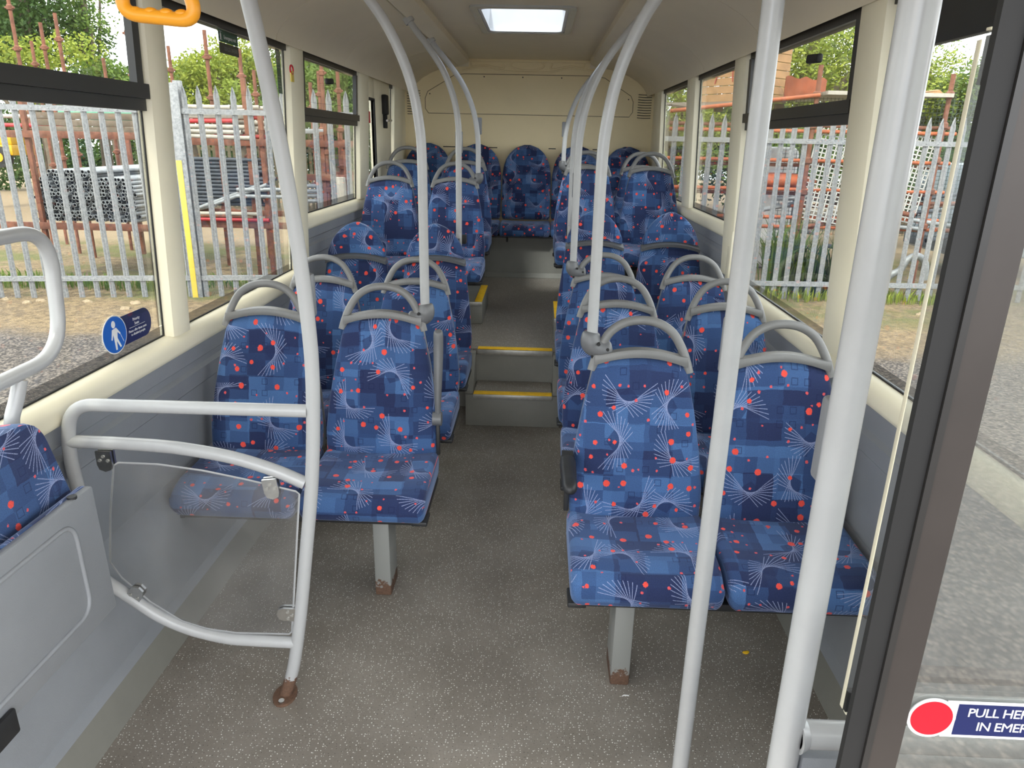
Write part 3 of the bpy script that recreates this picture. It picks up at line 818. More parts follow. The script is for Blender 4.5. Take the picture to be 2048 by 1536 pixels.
b = new(); box(b, (.062, -.0045, .966), (.10, .0045, .995)); box(b, (.066, -.0045, 1.677), (.10, .0045, 1.718)); obj('fixing_patch', b, 'rubber', e, 0)

# ---- opened entrance door leaf at the right edge of the view
e = empty('door_2', (.45, .56, 0)); struct(e)
def lean(z): return 0.
def stile(x0, x1, y0, y1, z0, z1, nm, mat, par=None):
    b = new(); rings = []
    for z in (z0, (z0+z1)/2, z1):
        rings.append([(x0+lean(z), y0, z), (x1+lean(z), y0, z), (x1+lean(z), y1, z), (x0+lean(z), y1, z)])
    loft(b, rings); return obj(nm, b, mat, par or e, 30)
stile(-.024, -.0055, -.010, -.003, .12, 2.02, 'rubber_edge', 'rubber')
stile(-.005, .029, -.010, .004, .12, 2.02, 'stile', 'bronze')
stile(-.005, .001, -.0125, -.0102, .12, 2.02, 'stile_bead', 'black')
stile(.0295, .62, -.002, .003, 1.02, 1.98, 'pane', 'doorglass')
stile(.0295, .62, -.010, .018, .12, 1.018, 'lower_panel', 'grey')
stile(.62, .66, -.012, .02, .12, 2.02, 'stile', 'bronze')
stile(.0295, .62, -.010, .02, 1.981, 2.02, 'top_rail', 'bronze')
stile(.0295, .62, .004, .02, 1.143, 1.150, 'glass_bar', 'bronze')
b = new(); tube(b, [(.03, .05, 1.070), (.62, .05, 1.070)], .016, 16); obj('hand_rail', b, 'pole', e, 60)

# sign on the door glass
g = empty('emergency_sign', (.504, .5555, 1.110)); tag(g, 'red disc and navy strip sign reading PULL HERE on door glass', 'sign')
def disc(r, y, n=40, sx=1): return [(r*sx*math.cos(2*PI*k/n), r*math.sin(2*PI*k/n)) for k in range(n)]
b = new(); prism(b, disc(.0225, 0), 'y', -.0007, .0004); prism(b, [(.012, -.0215), (.16, -.0215), (.16, .0205), (.012, .0205)], 'y', -.0003, .0004); obj('white_backing', b, 'white', g, 0)
b = new(); prism(b, disc(.0195, 0), 'y', -.0012, -.0008); obj('red_disc', b, 'redprint', g, 0)
b = new(); prism(b, [(.0225, -.0185), (.158, -.0185), (.158, .0175), (.0225, .0175)], 'y', -.0006, -.0004); obj('navy_strip', b, 'navy', g, 0)
for body, x, z in (('PULL HERE', .032, .0035), ('IN EMERGENCY', .043, -.0125)):
    t = text_bm(body, .0142, .92); b = new()
    _app(b, t, Matrix.Translation((x, -.0008, z)) @ Matrix.Rotation(PI/2, 4, 'X') @ Matrix.Shear('XY', 4, (.12, 0)))
    obj('lettering', b, 'white', g, 0)

# ================================================================== LEFT FOREGROUND
Yb = 1.744
e = empty('screen_frame', (-.611, Yb, 0)); tag(e, 'white tubular frame with curved pole and clear modesty panel beside left seat', 'grab rail')
def lp(pts): return [(x+.611, 0, z) for x, z in pts]
b = new(); tube(b, smooth_path(lp([(-.611, .004), (-.577, .114), (-.542, .30), (-.512, .497), (-.478, .734), (-.460, .939), (-.454, 1.104), (-.462, 1.297), (-.477, 1.477), (-.499, 1.668), (-.535, 1.905), (-.578, 2.10), (-.622, 2.25)]), 5), .0185, 18)
obj('pole', b, 'polefoot', e, 60)
b = new(); prism(b, [(.035*math.cos(2*PI*k/20), -.004+.048*math.sin(2*PI*k/20)) for k in range(20)], 'z', 0, .008); o = obj('foot_plate', b, 'polefoot', e)
bb = new(); cyl(bb, (0, -.036, .008), (0, -.036, .013), .009, 12); obj('bolt', bb, 'steel', o)
b = new(); tube(b, round_path(lp([(-.474, .936), (-1.115, .934), (-1.145, .80), (-1.125, .50)]), .085, 8), .0178, 18); obj('upper_rail', b, 'pole', e, 60)
b = new(); tube(b, smooth_path(lp([(-.497, .724), (-.564, .754), (-.640, .780), (-.711, .798), (-.80, .812), (-.873, .820), (-1.0, .825), (-1.138, .826)]), 5), .0178, 18); obj('middle_rail', b, 'pole', e, 60)
b = new(); tube(b, smooth_path(lp([(-.563, .196), (-.70, .198), (-.777, .203), (-.88, .229), (-.965, .271), (-1.032, .323), (-1.12, .395)]), 5), .0178, 18); obj('lower_rail', b, 'pole', e, 60)
gp = [(-1.010, .767), (-.90, .766), (-.78, .752), (-.66, .729), (-.525, .698), (-.516, .69), (-.573, .235), (-.583, .225), (-.74, .222), (-.83, .233), (-.90, .256), (-.987, .320), (-1.06, .40), (-1.085, .45), (-1.06, .60), (-1.025, .758)]
b = new(); prism(b, [(x+.611, z) for x, z in gp], 'y', -.003, .003); obj('clear_panel', b, 'perspex', e, 0)
ed = new(); tube(ed, lp(gp+[gp[0]]), .0008, 6, ry=.0032); obj('panel_edge', ed, 'pole', e)
for x, z, a in ((-1.043, .775, 0), (-.590, .708, -.12), (-1.025, .345, PI+.55), (-.578, .300, PI/2)):
    b = new(); t = new()
    prism(t, [(-.021, .028), (.021, .028), (.021, -.012), (.016, -.026), (0, -.032), (-.016, -.026), (-.021, -.012)], 'y', -.011, -.0035)
    prism(t, [(-.021, .028), (.021, .028), (.021, -.012), (.016, -.026), (0, -.032), (-.016, -.026), (-.021, -.012)], 'y', .0035, .011)
    mt = Matrix.Translation((x+.611, 0, z)) @ Matrix.Rotation(a, 4, 'Y')
    _app(b, t, mt); o = obj('clamp', b, 'steel', e, 20)
    bb = new()
    for dx, dz in ((-.011, .002), (.011, .002), (0, .014)):
        t = new(); cyl(t, (dx, -.0135, dz), (dx, -.0105, dz), .0048, 10); _app(bb, t, mt)
    obj('screw', bb, 'nosing', o)
b = new(); box(b, (-.479+.611, .008, 1.185), (-.442+.611, .042, 1.297), .008); obj('bell_push', b, 'pad', e)

# ---- tip-up side seat against the left wall
e = empty('tip_up_seat', (-1.05, 1.12, 0)); tag(e, 'folded tip-up side seat with grey underside and worn blue backrest at left edge', 'bus seat')
def tip_panel():
    bm = new(); rings = []
    t = math.radians(8)
    # slab standing on edge, leaning to the wall at its foot
    lo = Vector((.105, 0, .455)); hi = Vector((.098, 0, .800))
    b_ = new(); box(b_, (-.006, -.42, 0), (.016, .425, .348), .006)
    # pressed frame
    m = Matrix.Translation((.084, 0, .452)) @ Matrix.Rotation(math.radians(-1), 4, 'Y')
    _app(bm, b_, m)
    return bm, m
bm, mt = tip_panel(); pan = obj('folded_squab', bm, 'grey', e)
rr = round_path([(.0162, -.36, .055), (.0162, .33, .055), (.0162, .33, .30), (.0162, -.36, .30), (.0162, -.36, .055)], .05, 6)
b = new(); t = new(); tube(t, rr, .006, 8); _app(b, t, mt); obj('pressed_rib', b, 'grey', pan, 60)
for y in (-.30, -.02, .26):
    b = new(); t = new(); cyl(t, (.005, y+.1, .345), (.005, y+.1, .352), .011, 14); _app(b, t, mt); obj('stud', b, 'dark', pan)
b = new(); box(b, (.055, -.40, .60), (.083, .43, .80), .012, 3)
me = finish(b, 'squab_cushion')
def box_uv(me):
    uvl = me.uv_layers.new(name='UVMap') if not me.uv_layers else me.uv_layers[0]
    for p in me.polygons:
        n = p.normal
        for li in p.loop_indices:
            c = me.vertices[me.loops[li].vertex_index].co
            uvl.data[li].uv = (c.y, c.z) if abs(n.x) > .5 else ((c.y, c.x) if abs(n.z) > .5 else (c.x, c.z))
box_uv(me); link('squab_cushion', me, 'fabric', e)
b = new(); rings = []
for x, q in ((-.075, .5), (-.07, .9), (-.03, 1.), (.005, .97), (.018, .8)):
    pr = round_path([(x, -.42, .66), (x, .455, .66), (x, .40, 1.0), (x, -.36, 1.0), (x, -.42, .66)], .07, 6)
    cen = Vector((x, .02, .84)); R = []
    for p in pr[:-1]:
        d_ = p-cen; R.append(tuple(cen+Vector((0, d_.y*(1-.05*(1-q)), d_.z*(1-.1*(1-q))))))
    rings.append(R)
loft(b, rings); t = finish(b, 'backrest', 60); box_uv(t)
o = link('backrest', t, 'fabric', e); o.rotation_euler = (0, math.radians(-6), 0); o.location = (.04+.055, 0, -.004)
b = new(); box(b, (-.10, -.36, .40), (.075, -.33, .52), .004); box(b, (-.10, .33, .47), (.075, .36, .52), .004); obj('hinge_bracket', b, 'dark', e)
b = new(); box(b, (.1005, -.10, .425), (.112, .035, .485), .004); obj('latch_plate', b, 'dark', e)

# ---- wall grab rail over it
e = empty('wall_grab_rail', (-1.12, 1.53, ZS_LO)); tag(e, 'looped grey grab rail rising from the left window sill', 'grab rail')
b = new(); tube(b, round_path([(.02, -.75, .447), (.02, .235, .447), (.02, .20, .135), (.02, -.75, .115)], .11, 9), .0175, 18); obj('loop', b, 'pole', e, 60)
b = new(); tube(b, smooth_path([(.018, .04, .115), (.012, .022, .07), (.006, .004, .03), (.004, .0, -.012)], 5), .0165, 16); obj('stanchion', b, 'pole', e, 60)
b = new(); tube(b, [(.004, 0, -.014), (.004, 0, .006)], .0205, 16); obj('stanchion_foot', b, 'pole', e)
bb = new(); cyl(bb, (.022, .012, .004), (.028, .012, .004), .005, 10); obj('screw', bb, 'nosing', e)

# ---- yellow strap hanger
e = empty('strap_hanger', (-.473, 1.2, 2.26)); tag(e, 'orange-yellow plastic strap handle hanging at the top left', 'strap hanger')
b = new(); tz = 1.79-2.26
path = round_path([(-.02, 0, tz+.13), (-.062, 0, tz+.005), (.062, 0, tz-.005), (.022, 0, tz+.13), (-.02, 0, tz+.13)], .032, 7)
tube(b, path, .0105, 14, cap=False); obj('handle', b, 'strap', e, 60)
b = new()
for k in range(4): sphere(b, (-.036+.024*k, 0, tz+.0085-.001*k), .011, 10, 8, (1, .8, .6))
obj('finger_grip', b, 'strap', e)
b = new(); box(b, (-.014, -.002, tz+.12), (.014, .002, .0), .001); obj('strap', b, 'dark', e)
b = new(); box(b, (-.025, -.02, -.01), (.025, .02, .03), .004); obj('strap_bracket', b, 'pole', e)
b = new(); cyl(b, (0, -1.2, .0), (0, 1.0, .0), .016, 12); o = obj('hanger_rail', b, 'pole'); o.location = (-.473, 1.2, 2.275); tag(o, 'horizontal ceiling rail carrying the yellow strap handle', 'grab rail')

# ================================================================== STICKERS ON THE LEFT GLASS
def wallm(y, z, off=.0): return Matrix.Translation((-(wx(z)+.006-off), y, z)) @ Matrix(((0, 0, 1, 0), (1, 0, 0, 0), (0, 1, 0, 0), (0, 0, 0, 1)))
def flat(bm, poly, z0, z1, m):
    t = new(); prism(t, poly, 'z', z0, z1); _app(bm, t, m)
def sticker(name, y, z, label): 
    e = empty(name, (0, 0, 0)); e.matrix_world = wallm(y, z, .0005); tag(e, label, 'sign'); return e
I4 = Matrix.Identity(4)
e = sticker('priority_seat_sign', 2.115, 1.025, 'blue disc and navy tab priority seat sticker on left window')
b = new(); flat(b, [(.066*math.cos(2*PI*k/40), .060*math.sin(2*PI*k/40)) for k in range(40)], 0.0008, .0016, I4); obj('white_rim', b, 'white', e, 0)
b = new(); flat(b, [(.0625*math.cos(2*PI*k/40), .0568*math.sin(2*PI*k/40)) for k in range(40)], .0016, .0022, I4); obj('blue_disc', b, 'blueprint', e, 0)
cap = [(.03, -.047), (.175, -.047)]+[(.175+.045*math.sin(a), -.047*math.cos(a)) for a in [PI*k/12 for k in range(1, 12)]]+[(.175, .047), (.03, .047)]
b = new(); flat(b, cap, .0002, .0008, I4); obj('navy_tab', b, 'navy', e, 0)
b = new()
flat(b, [(-.002+.0105*math.cos(2*PI*k/16), .033+.0115*math.sin(2*PI*k/16)) for k in range(16)], .0022, .0026, I4)
flat(b, [(-.013, .018), (.010, .021), (.030, -.001), (.026, -.004), (.014, .006), (.010, -.012), (.026, -.043), (.019, -.045), (.004, -.020), (.002, -.048), (-.006, -.048), (-.008, -.010), (-.010, .003), (-.018, -.014), (-.023, -.012)], .0022, .0026, I4)
flat(b, [(.028, -.004), (.0295, -.004), (.043, -.032), (.0415, -.032)], .0022, .0026, I4)
obj('walking_figure', b, 'white', e, 0)
b = new()
for body, x, y_, sz in (('Priority', .110, .018, .0135), ('Seats', .117, .004, .0135), ('Please offer these seats', .078, -.016, .0115), ('to disabled people', .090, -.028, .0115)):
    _app(b, text_bm(body, sz), Matrix.Translation((x, y_, .001)))
flat(b, [(.085, -.0015), (.18, -.0015), (.18, -.0005), (.085, -.0005)], .0008, .0012, I4)
obj('lettering', b, 'white', e, 0)
e = sticker('emergency_exit_sign', 3.135, 1.973, 'green emergency exit sticker at the top of left window')
b = new(); flat(b, [(-.095, -.002), (.095, -.002), (.095, .043), (-.095, .043)], .0003, .0009, I4); obj('green_half', b, 'greenprint', e, 0)
b = new(); flat(b, [(-.095, -.043), (.095, -.043), (.095, -.0035), (-.095, -.0035)], .0003, .0009, I4); obj('olive_half', b, 'olive', e, 0)
b = new(); _app(b, text_bm('Emergency exit', .0205, .95), Matrix.Translation((-.045, .012, .001)))
flat(b, [(-.087, .006), (-.062, .006), (-.062, .0075), (-.087, .0075)], .0009, .0012, I4); flat(b, [(-.087, .035), (-.062, .035), (-.062, .0365), (-.087, .0365)], .0009, .0012, I4)
flat(b, [(-.079, .008), (-.070, .008), (-.068, .026), (-.075, .034), (-.081, .026)], .0009, .0012, I4)
obj('lettering', b, 'white', e, 0)
b = new(); _app(b, text_bm('BREAK GLASS', .022, 1.0), Matrix.Translation((.083, -.031, .001)) @ Matrix.Diagonal((-1, 1, 1, 1))); obj('reversed_lettering', b, 'hoop', e, 0)
e = sticker('instruction_sticker', 3.715, 1.92, 'narrow upright green instruction sticker next to the left pillar')
b = new(); flat(b, [(-.028, -.10), (.028, -.10), (.028, .098), (-.028, .098)], .0003, .0009, I4); obj('green_face', b, 'greenprint', e, 0)
b = new()
for k in range(13):
    if k in (6, 7): continue
    flat(b, [(-.022, .085-k*.014), (.012+.008*((k*7) % 3-1), .085-k*.014), (.012+.008*((k*7) % 3-1), .088-k*.014), (-.022, .088-k*.014)], .0009, .0011, I4)
obj('print_lines', b, 'hoop', e, 0)
e = empty('hammer_tag', (-1.10, 3.74, 1.93)); tag(e, 'small yellow tag on a red holder by the left pillar', 'tag')
b = new(); tube(b, [(.0, .022*math.cos(2*PI*k/20), .02*math.sin(2*PI*k/20)) for k in range(21)], .004, 8); obj('red_ring', b, 'redprint', e)
b = new(); box(b, (-.003, -.02, -.055), (.003, .022, -.005), .002); obj('yellow_tag', b, 'tagyellow', e)

# little bits on the floor
b = new(); sphere(b, (0, 0, .004), .009, 8, 6, (1.2, .8, .45)); sphere(b, (.008, .004, .004), .006, 8, 6, (1, 1, .6)); o = obj('crumb', b, 'yellow'); o.location = at(1471, 1279, 2.0); o.location = (.86, 2.02, 0.0)
tag(o, 'tiny yellow crumb on the floor under the front right seat', 'litter')
b = new(); prism(b, [(-.012, -.003), (.0, .001), (.012, -.001), (.011, .003), (-.004, .004)], 'z', 0.0003, .002); o = obj('paper_scrap', b, 'white'); o.location = (.432, 1.80, 0); tag(o, 'white paper scrap on the floor by the front right seat leg', 'litter')

# ================================================================== OUTSIDE
GZ = -.33
def mk_ground():
    t = NT('yard_ground'); v = t.obj()
    n1 = t.noise(v, .9, 6, .65); n2 = t.noise(v, 14, 5, .7); n3 = t.noise(v, 70, 3, .7)
    sx = t.n('ShaderNodeSeparateXYZ'); t.L.new(v, sx.inputs[0])
    y = t.math('ADD', sx.outputs[1], t.math('MULTIPLY_ADD', n1, 1.2, -.6))
    vo = t.n('ShaderNodeTexVoronoi'); t.L.new(v, vo.inputs['Vector']); vo.inputs['Scale'].default_value = 42
    sc = t.n('ShaderNodeSeparateColor'); t.L.new(vo.outputs['Color'], sc.inputs[0])
    tar = t.mix(sc.outputs[0], srgb(66, 60, 56), srgb(128, 118, 108))
    tar = t.mix(t.ramp(vo.outputs['Distance'], .35, .75), tar, srgb(52, 47, 43))
    dirt = t.mix(t.ramp(n2, .35, .65), srgb(84, 70, 50), srgb(140, 120, 88))
    dirt = t.mix(t.math('MULTIPLY', sc.outputs[1], .5), dirt, srgb(120, 102, 76))
    grass = t.mix(t.ramp(n3, .35, .65), srgb(66, 72, 36), srgb(108, 106, 52))
    c = t.mix(t.ramp(y, 6.6, 7.3), tar, dirt)
    g = t.math('MULTIPLY', t.ramp(y, 7.9, 8.9), t.ramp(n1, .42, .6))
    c = t.mix(g, c, grass)
    c = t.mix(t.ramp(y, 13.0, 14.2), c, srgb(136, 118, 92))
    t.base(c); t.rough(.95); t.bump(t.math('ADD', n3, vo.outputs['Distance']), .8, .02)
    return t.m
M['ground'] = mk_ground()
b = new(); box(b, (-40, -20, GZ-.2), (40, 45, GZ)); struct(obj('ground', b, 'ground', angle=0))
def mk_galv():
    t = NT('galvanised_steel'); v = t.obj()
    n = t.noise(v, 34, 3, .7); vo = t.n('ShaderNodeTexVoronoi'); t.L.new(v, vo.inputs['Vector']); vo.inputs['Scale'].default_value = 60
    c = t.mix(t.ramp(n, .3, .7), srgb(100, 103, 106), srgb(142, 144, 146))
    c = t.mix(t.math('MULTIPLY', vo.outputs['Distance'], .35), c, srgb(160, 162, 164))
    t.base(c); t.rough(.55); t.b.inputs['Metallic'].default_value = .2
    return t.m
M['galv'] = mk_galv()
M['rust'] = plain('rusty_steel', srgb(112, 70, 52), .8, var=.3, scale=14, bump=.3, bscale=80)
M['orange'] = plain('orange_painted_tube', srgb(160, 84, 48), .65, var=.25, scale=8)
M['tube'] = plain('scaffold_tube', srgb(140, 144, 146), .5, var=.2, scale=12, metal=.2)
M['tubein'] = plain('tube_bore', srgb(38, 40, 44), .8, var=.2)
M['darktube'] = plain('dark_steel_tube', srgb(64, 70, 78), .6, var=.25, scale=10)
M['whitetube'] = plain('white_painted_tube', srgb(166, 160, 148), .55, var=.12, scale=8)
M['redtube'] = plain('red_painted_tube', srgb(168, 44, 48), .5, var=.15, scale=8)
M['greentube'] = plain('green_painted_tube', srgb(78, 134, 110), .5, var=.15, scale=8)
M['timber'] = plain('pale_timber', srgb(158, 122, 84), .8, var=.18, scale=7)
M['oldwood'] = plain('weathered_timber', srgb(104, 92, 78), .85, var=.2, scale=6)
M['farfence'] = plain('pale_picket', srgb(132, 124, 98), .85, var=.15)
M['machine'] = plain('machine_yellow', srgb(198, 152, 14), .4, var=.05)
M['postyellow'] = plain('yellow_post_paint', srgb(200, 176, 66), .5, var=.06)
M['meshwhite'] = plain('white_mesh_wire', srgb(180, 180, 176), .5, var=.04)
M['meshgreen'] = plain('dark_net', srgb(52, 66, 56), .8, var=.1)
M['sheet'] = plain('rust_sheet', srgb(132, 68, 42), .75, var=.25, scale=4)
M['van'] = plain('pale_vehicle_paint', srgb(140, 152, 162), .3, var=.04)
M['vanglass'] = plain('vehicle_glass', srgb(54, 64, 74), .15, var=.1)
M['stone'] = plain('broken_stone', srgb(140, 124, 100), .9, var=.2, scale=20)

# ---- palisade fences
def pale_mesh(h, w=.068):
    bm = new()
    def ring(z, k=1.): return [(-w/2*k, .012, z), (-w/4*k, -.006, z), (0, .006, z), (w/4*k, -.006, z), (w/2*k, .012, z), (w/2*k, .016, z), (0, .011, z), (-w/2*k, .016, z)]
    loft(bm, [ring(0), ring(h-.16), ring(h-.13, 1.05), ring(h-.06, .62), ring(h, .05)])
    return finish(bm, 'pale', 30)
def fence(name, A, B, pitch, top, r1, r2, label, posts):
    A = Vector((A[0], A[1], GZ)); B = Vector((B[0], B[1], GZ)); d = B-A; L = d.length; ang = math.atan2(d.y, d.x)
    e = empty(name, A, ang); tag(e, label, 'fence')
    me = pale_mesh(top-GZ)
    n = int(L/pitch)
    for k in range(n+1):
        o = link('pale', me, 'galv', e); o.location = (k*pitch, -.03+random.uniform(-.003, .003), random.uniform(-.012, .012)); o.rotation_euler = (0, random.uniform(-.006, .006), 0)
    for z in (r1, r2):
        b = new(); prism(b, [(.0, z-GZ-.03), (.005, z-GZ-.03), (.005, z-GZ+.025), (.045, z-GZ+.025), (.045, z-GZ+.03), (0, z-GZ+.03)], 'x', 0, L); o = obj('rail', b, 'galv', e, 0); o.location = (0, -.045, 0)
        b = new()
        for k in range(n+1): cyl(b, (k*pitch, -.051, z-GZ), (k*pitch, -.044, z-GZ), .009, 6)
        obj('bolt_row', b, 'tube', e)
    for x, zt in posts:
        b = new(); box(b, (x-.045, .0, -.1), (x+.045, .08, zt-GZ), .004); obj('post', b, 'galv', e)
    return e, ang
LF, la = fence('palisade_fence', (-7.2, 8.36), (-1.4, 9.33), .186, 2.17, 1.885, -.09, 'galvanised palisade fence outside the left windows', ((.6, 2.1), (3.1, 2.22), (5.6, 2.1)))
RF_, ra = fence('palisade_fence', (1.5, 9.6), (7.4, 9.86), .152, 2.0, 1.69, -.12, 'galvanised palisade fence outside the right windows', ((.5, 1.9), (2.82, 1.95), (5.6, 1.9)))
b = new(); box(b, (3.0, -.075, -.02), (3.13, -.052, 2.52), .004); po = obj('gate_post', b, 'galv', LF)
b = new(); box(b, (3.01, -.081, .0), (3.075, -.0755, 1.66), .001); obj('yellow_paint_strip', b, 'postyellow', po)

# ---- scaffold tubes seen end-on, behind the left fence
def hollow(r, L, seg=10, axis='y'):
    bm = new(); ro, ri = r, r*.76
    R = []
    for rr, y in ((ro, L), (ro, 0), (ri, 0), (ri, min(.5, L))):
        R.append([(rr*math.cos(2*PI*k/seg), y, rr*math.sin(2*PI*k/seg)) for k in range(seg)])
    loft(bm, R, True, False); f = bm.faces.new([v for v in bm.verts][-seg:])
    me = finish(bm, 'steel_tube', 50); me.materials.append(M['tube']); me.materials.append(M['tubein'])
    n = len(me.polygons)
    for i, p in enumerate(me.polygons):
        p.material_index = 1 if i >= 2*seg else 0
    return me
tm = hollow(.0262, 2.6)
A0 = at(76, 442, 9.75); A1 = at(292, 442, 9.95)
cnt = 0
for row in range(14):
    z = A0.z+.03+row*.0485
    y0 = 9.75
    if row < 10: x0, x1 = A0.x+.03*row*.3, A1.x
    elif row < 12: x0, x1 = A0.x+.15, A1.x-.1
    else: x0, x1 = A0.x+.25, A0.x+.9
    x = x0+(row % 2)*.0265
    while x < x1:
        if random.random() < .92 and cnt < 300:
            o = bpy.data.objects.new('steel_tube', tm); COL.objects.link(o)
            o.location = (x+random.uniform(-.003, .003), y0+random.uniform(-.04, .07), z+random.uniform(-.002, .002)); o.rotation_euler = (0, random.random(), random.uniform(-.006, .006))
            tag(o, 'galvanised scaffold tube, its open end showing in the stack behind left fence', 'tube', 'scaffold tubes stacked end-on behind the left fence'); cnt += 1
        x += .0565
# ---- rack carrying the tubes
def beam(bm, a, b_, w=.05, h=.06):
    a = Vector(a); b_ = Vector(b_); d = (b_-a); L = d.length
    t = new(); box(t, (0, -w/2, -h/2), (L, w/2, h/2)); ang = d.to_track_quat('X', 'Z').to_matrix().to_4x4()
    _app(bm, t, Matrix.Translation(a) @ ang)
def rack(label, Y, D, x0, x1, posts, beams, mat='rust'):
    e = empty('storage_rack', (x0, Y, GZ)); tag(e, label, 'rack')
    for x, zt in posts:
        for dy in (0, D):
            b = new(); box(b, (x-x0-.03, dy-.03, 0), (x-x0+.03, dy+.03, zt-GZ), .004); obj('upright', b, mat, e)
    for z in beams:
        for dy in (-.035, D+.035):
            b = new(); box(b, (0, dy-.02, z-GZ-.045), (x1-x0, dy+.02, z-GZ+.045), .003); obj('beam', b, mat, e)
    return e
pz = lambda px, py, Y: at(px, py, Y)
xl = pz(-40, 300, 9.7).x; xr = pz(310, 300, 9.7).x
rack('rusty steel rack holding the end-on tube stack behind left fence', 9.7, 2.4, xl, xr, ((pz(60, 300, 9.7).x, 2.0), (pz(282, 300, 9.7).x, 2.1)), (A0.z-.05, pz(150, 270, 9.7).z))
e = empty('timber_side_board', (pz(60, 262, 9.72).x, 9.78, pz(60, 264, 9.72).z)); tag(e, 'weathered timber boards standing on the upper beam of the tube rack', 'boards')
wd = pz(290, 262, 9.72).x-pz(60, 262, 9.72).x
for k in range(3):
    b = new(); box(b, (0, 0, k*.085), (wd, .03, k*.085+.08), .004); obj('plank', b, 'oldwood', e)
def long_tube(name, p, L, r, mat, label, rz=0, tilt=0, group=None):
    bm = new(); seg = 10; R = []
    for rr, x in ((r, L), (r, 0), (r*.75, 0), (r*.75, .4)):
        R.append([(x, rr*math.cos(2*PI*k/seg), rr*math.sin(2*PI*k/seg)) for k in range(seg)])
    loft(bm, R, True, False); bm.faces.new([v for v in bm.verts][-seg:])
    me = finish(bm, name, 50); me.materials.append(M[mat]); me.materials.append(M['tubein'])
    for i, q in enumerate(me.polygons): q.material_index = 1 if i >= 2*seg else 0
    o = bpy.data.objects.new(name, me); COL.objects.link(o); o.location = p; o.rotation_euler = (0, -tilt, rz)
    tag(o, label, 'tube', group); return o
for k, (px, py, m_, L) in enumerate(((8, 250, 'redtube', .8), (5, 232, 'whitetube', .9), (118, 224, 'greentube', 1.5), (182, 238, 'greentube', 1.1), (116, 229, 'whitetube', 1.3), (150, 232, 'redtube', 1.0), (200, 231, 'redtube', .9), (252, 256, 'whitetube', .7), (258, 263, 'whitetube', .6))):
    long_tube('painted_tube', pz(px, py, 9.95+.05*(k % 3)), L, .028, m_, ['red tube', 'white tube', 'long green tube', 'short green tube', 'white tube', 'thin red tube', 'red tube', 'white tube', 'white tube'][k]+[' at the far left end of the rack', ' just above the far left red tube', ' lying on top of the rack boards', ' with its open end facing us on the rack', ' under the long green one', ' between the green ones', ' right of the green ones', ' sticking out by the first left pillar', ' low beside the first left pillar'][k], rz=.03)
# second rack: tubes lying crosswise
x0 = pz(345, 280, 10.2).x; x1 = pz(545, 280, 10.2).x
zb1 = pz(440, 284, 10.2).z; zb0 = pz(440, 448, 10.2).z
rack('rusty steel rack with red and white tubes behind left fence', 10.2, 1.6, x0-.05, x1+.2, ((pz(497, 280, 10.2).x, 2.35), (pz(526, 300, 10.2).x, 1.9), (pz(440, 280, 10.2).x, zb1)), (zb0, zb1))
k = 0
for row in range(7):
    for q in range(3):
        px = 346+random.uniform(0, 16) if q == 0 else random.uniform(380, 440)
        m_ = 'redtube' if (row*3+q) % 4 == 1 else 'whitetube'
        long_tube('painted_tube', (pz(px, 280, 10.2).x, 10.17+q*.16+random.uniform(0, .05), zb1+.075+row*.062), random.uniform(.8, 1.15), .03, m_, '%s painted tube in the crosswise pile on the upper rack shelf' % ('red' if m_ == 'redtube' else 'white'), rz=random.uniform(-.03, .03), tilt=random.uniform(-.02, .02), group='%s tubes on the upper shelf of the left rack' % ('red' if m_ == 'redtube' else 'white')); k += 1
for row in range(13):
    for q in range(2):
        long_tube('dark_tube', (pz(360+random.uniform(-14, 10), 380, 10.2).x, 10.2+q*.12, zb0+.28+row*.05), random.uniform(1.1, 1.35), .0245, 'darktube', 'dark steel tube lying crosswise in the middle of the left rack', rz=random.uniform(-.02, .02), group='dark tubes lying in the left rack')
for j, (px, py, m_, L) in enumerate(((384, 426, 'whitetube', .9), (391, 431, 'rust', .7), (396, 438, 'redtube', 1.0), (452, 427, 'whitetube', .5), (474, 379, 'tube', .4), (528, 379, 'tube', .5), (473, 392, 'tube', .7), (400, 415, 'tube', .9), (430, 408, 'tube', .8))):
    long_tube('loose_tube', pz(px, py, 10.1), L, .027, m_, ['white tube lowest left on the bottom shelf', 'rust brown tube under the lowest white one', 'red tube on the bottom shelf of the left rack', 'short white tube right on the bottom shelf', 'grey tube end in the middle of the rack', 'grey tube end beyond the rusty upright', 'grey tube below the middle tube end', 'slanting grey tube above the bottom shelf', 'upper slanting grey tube in the rack'][j], rz=0.04, tilt=.0 if j < 7 else .35)
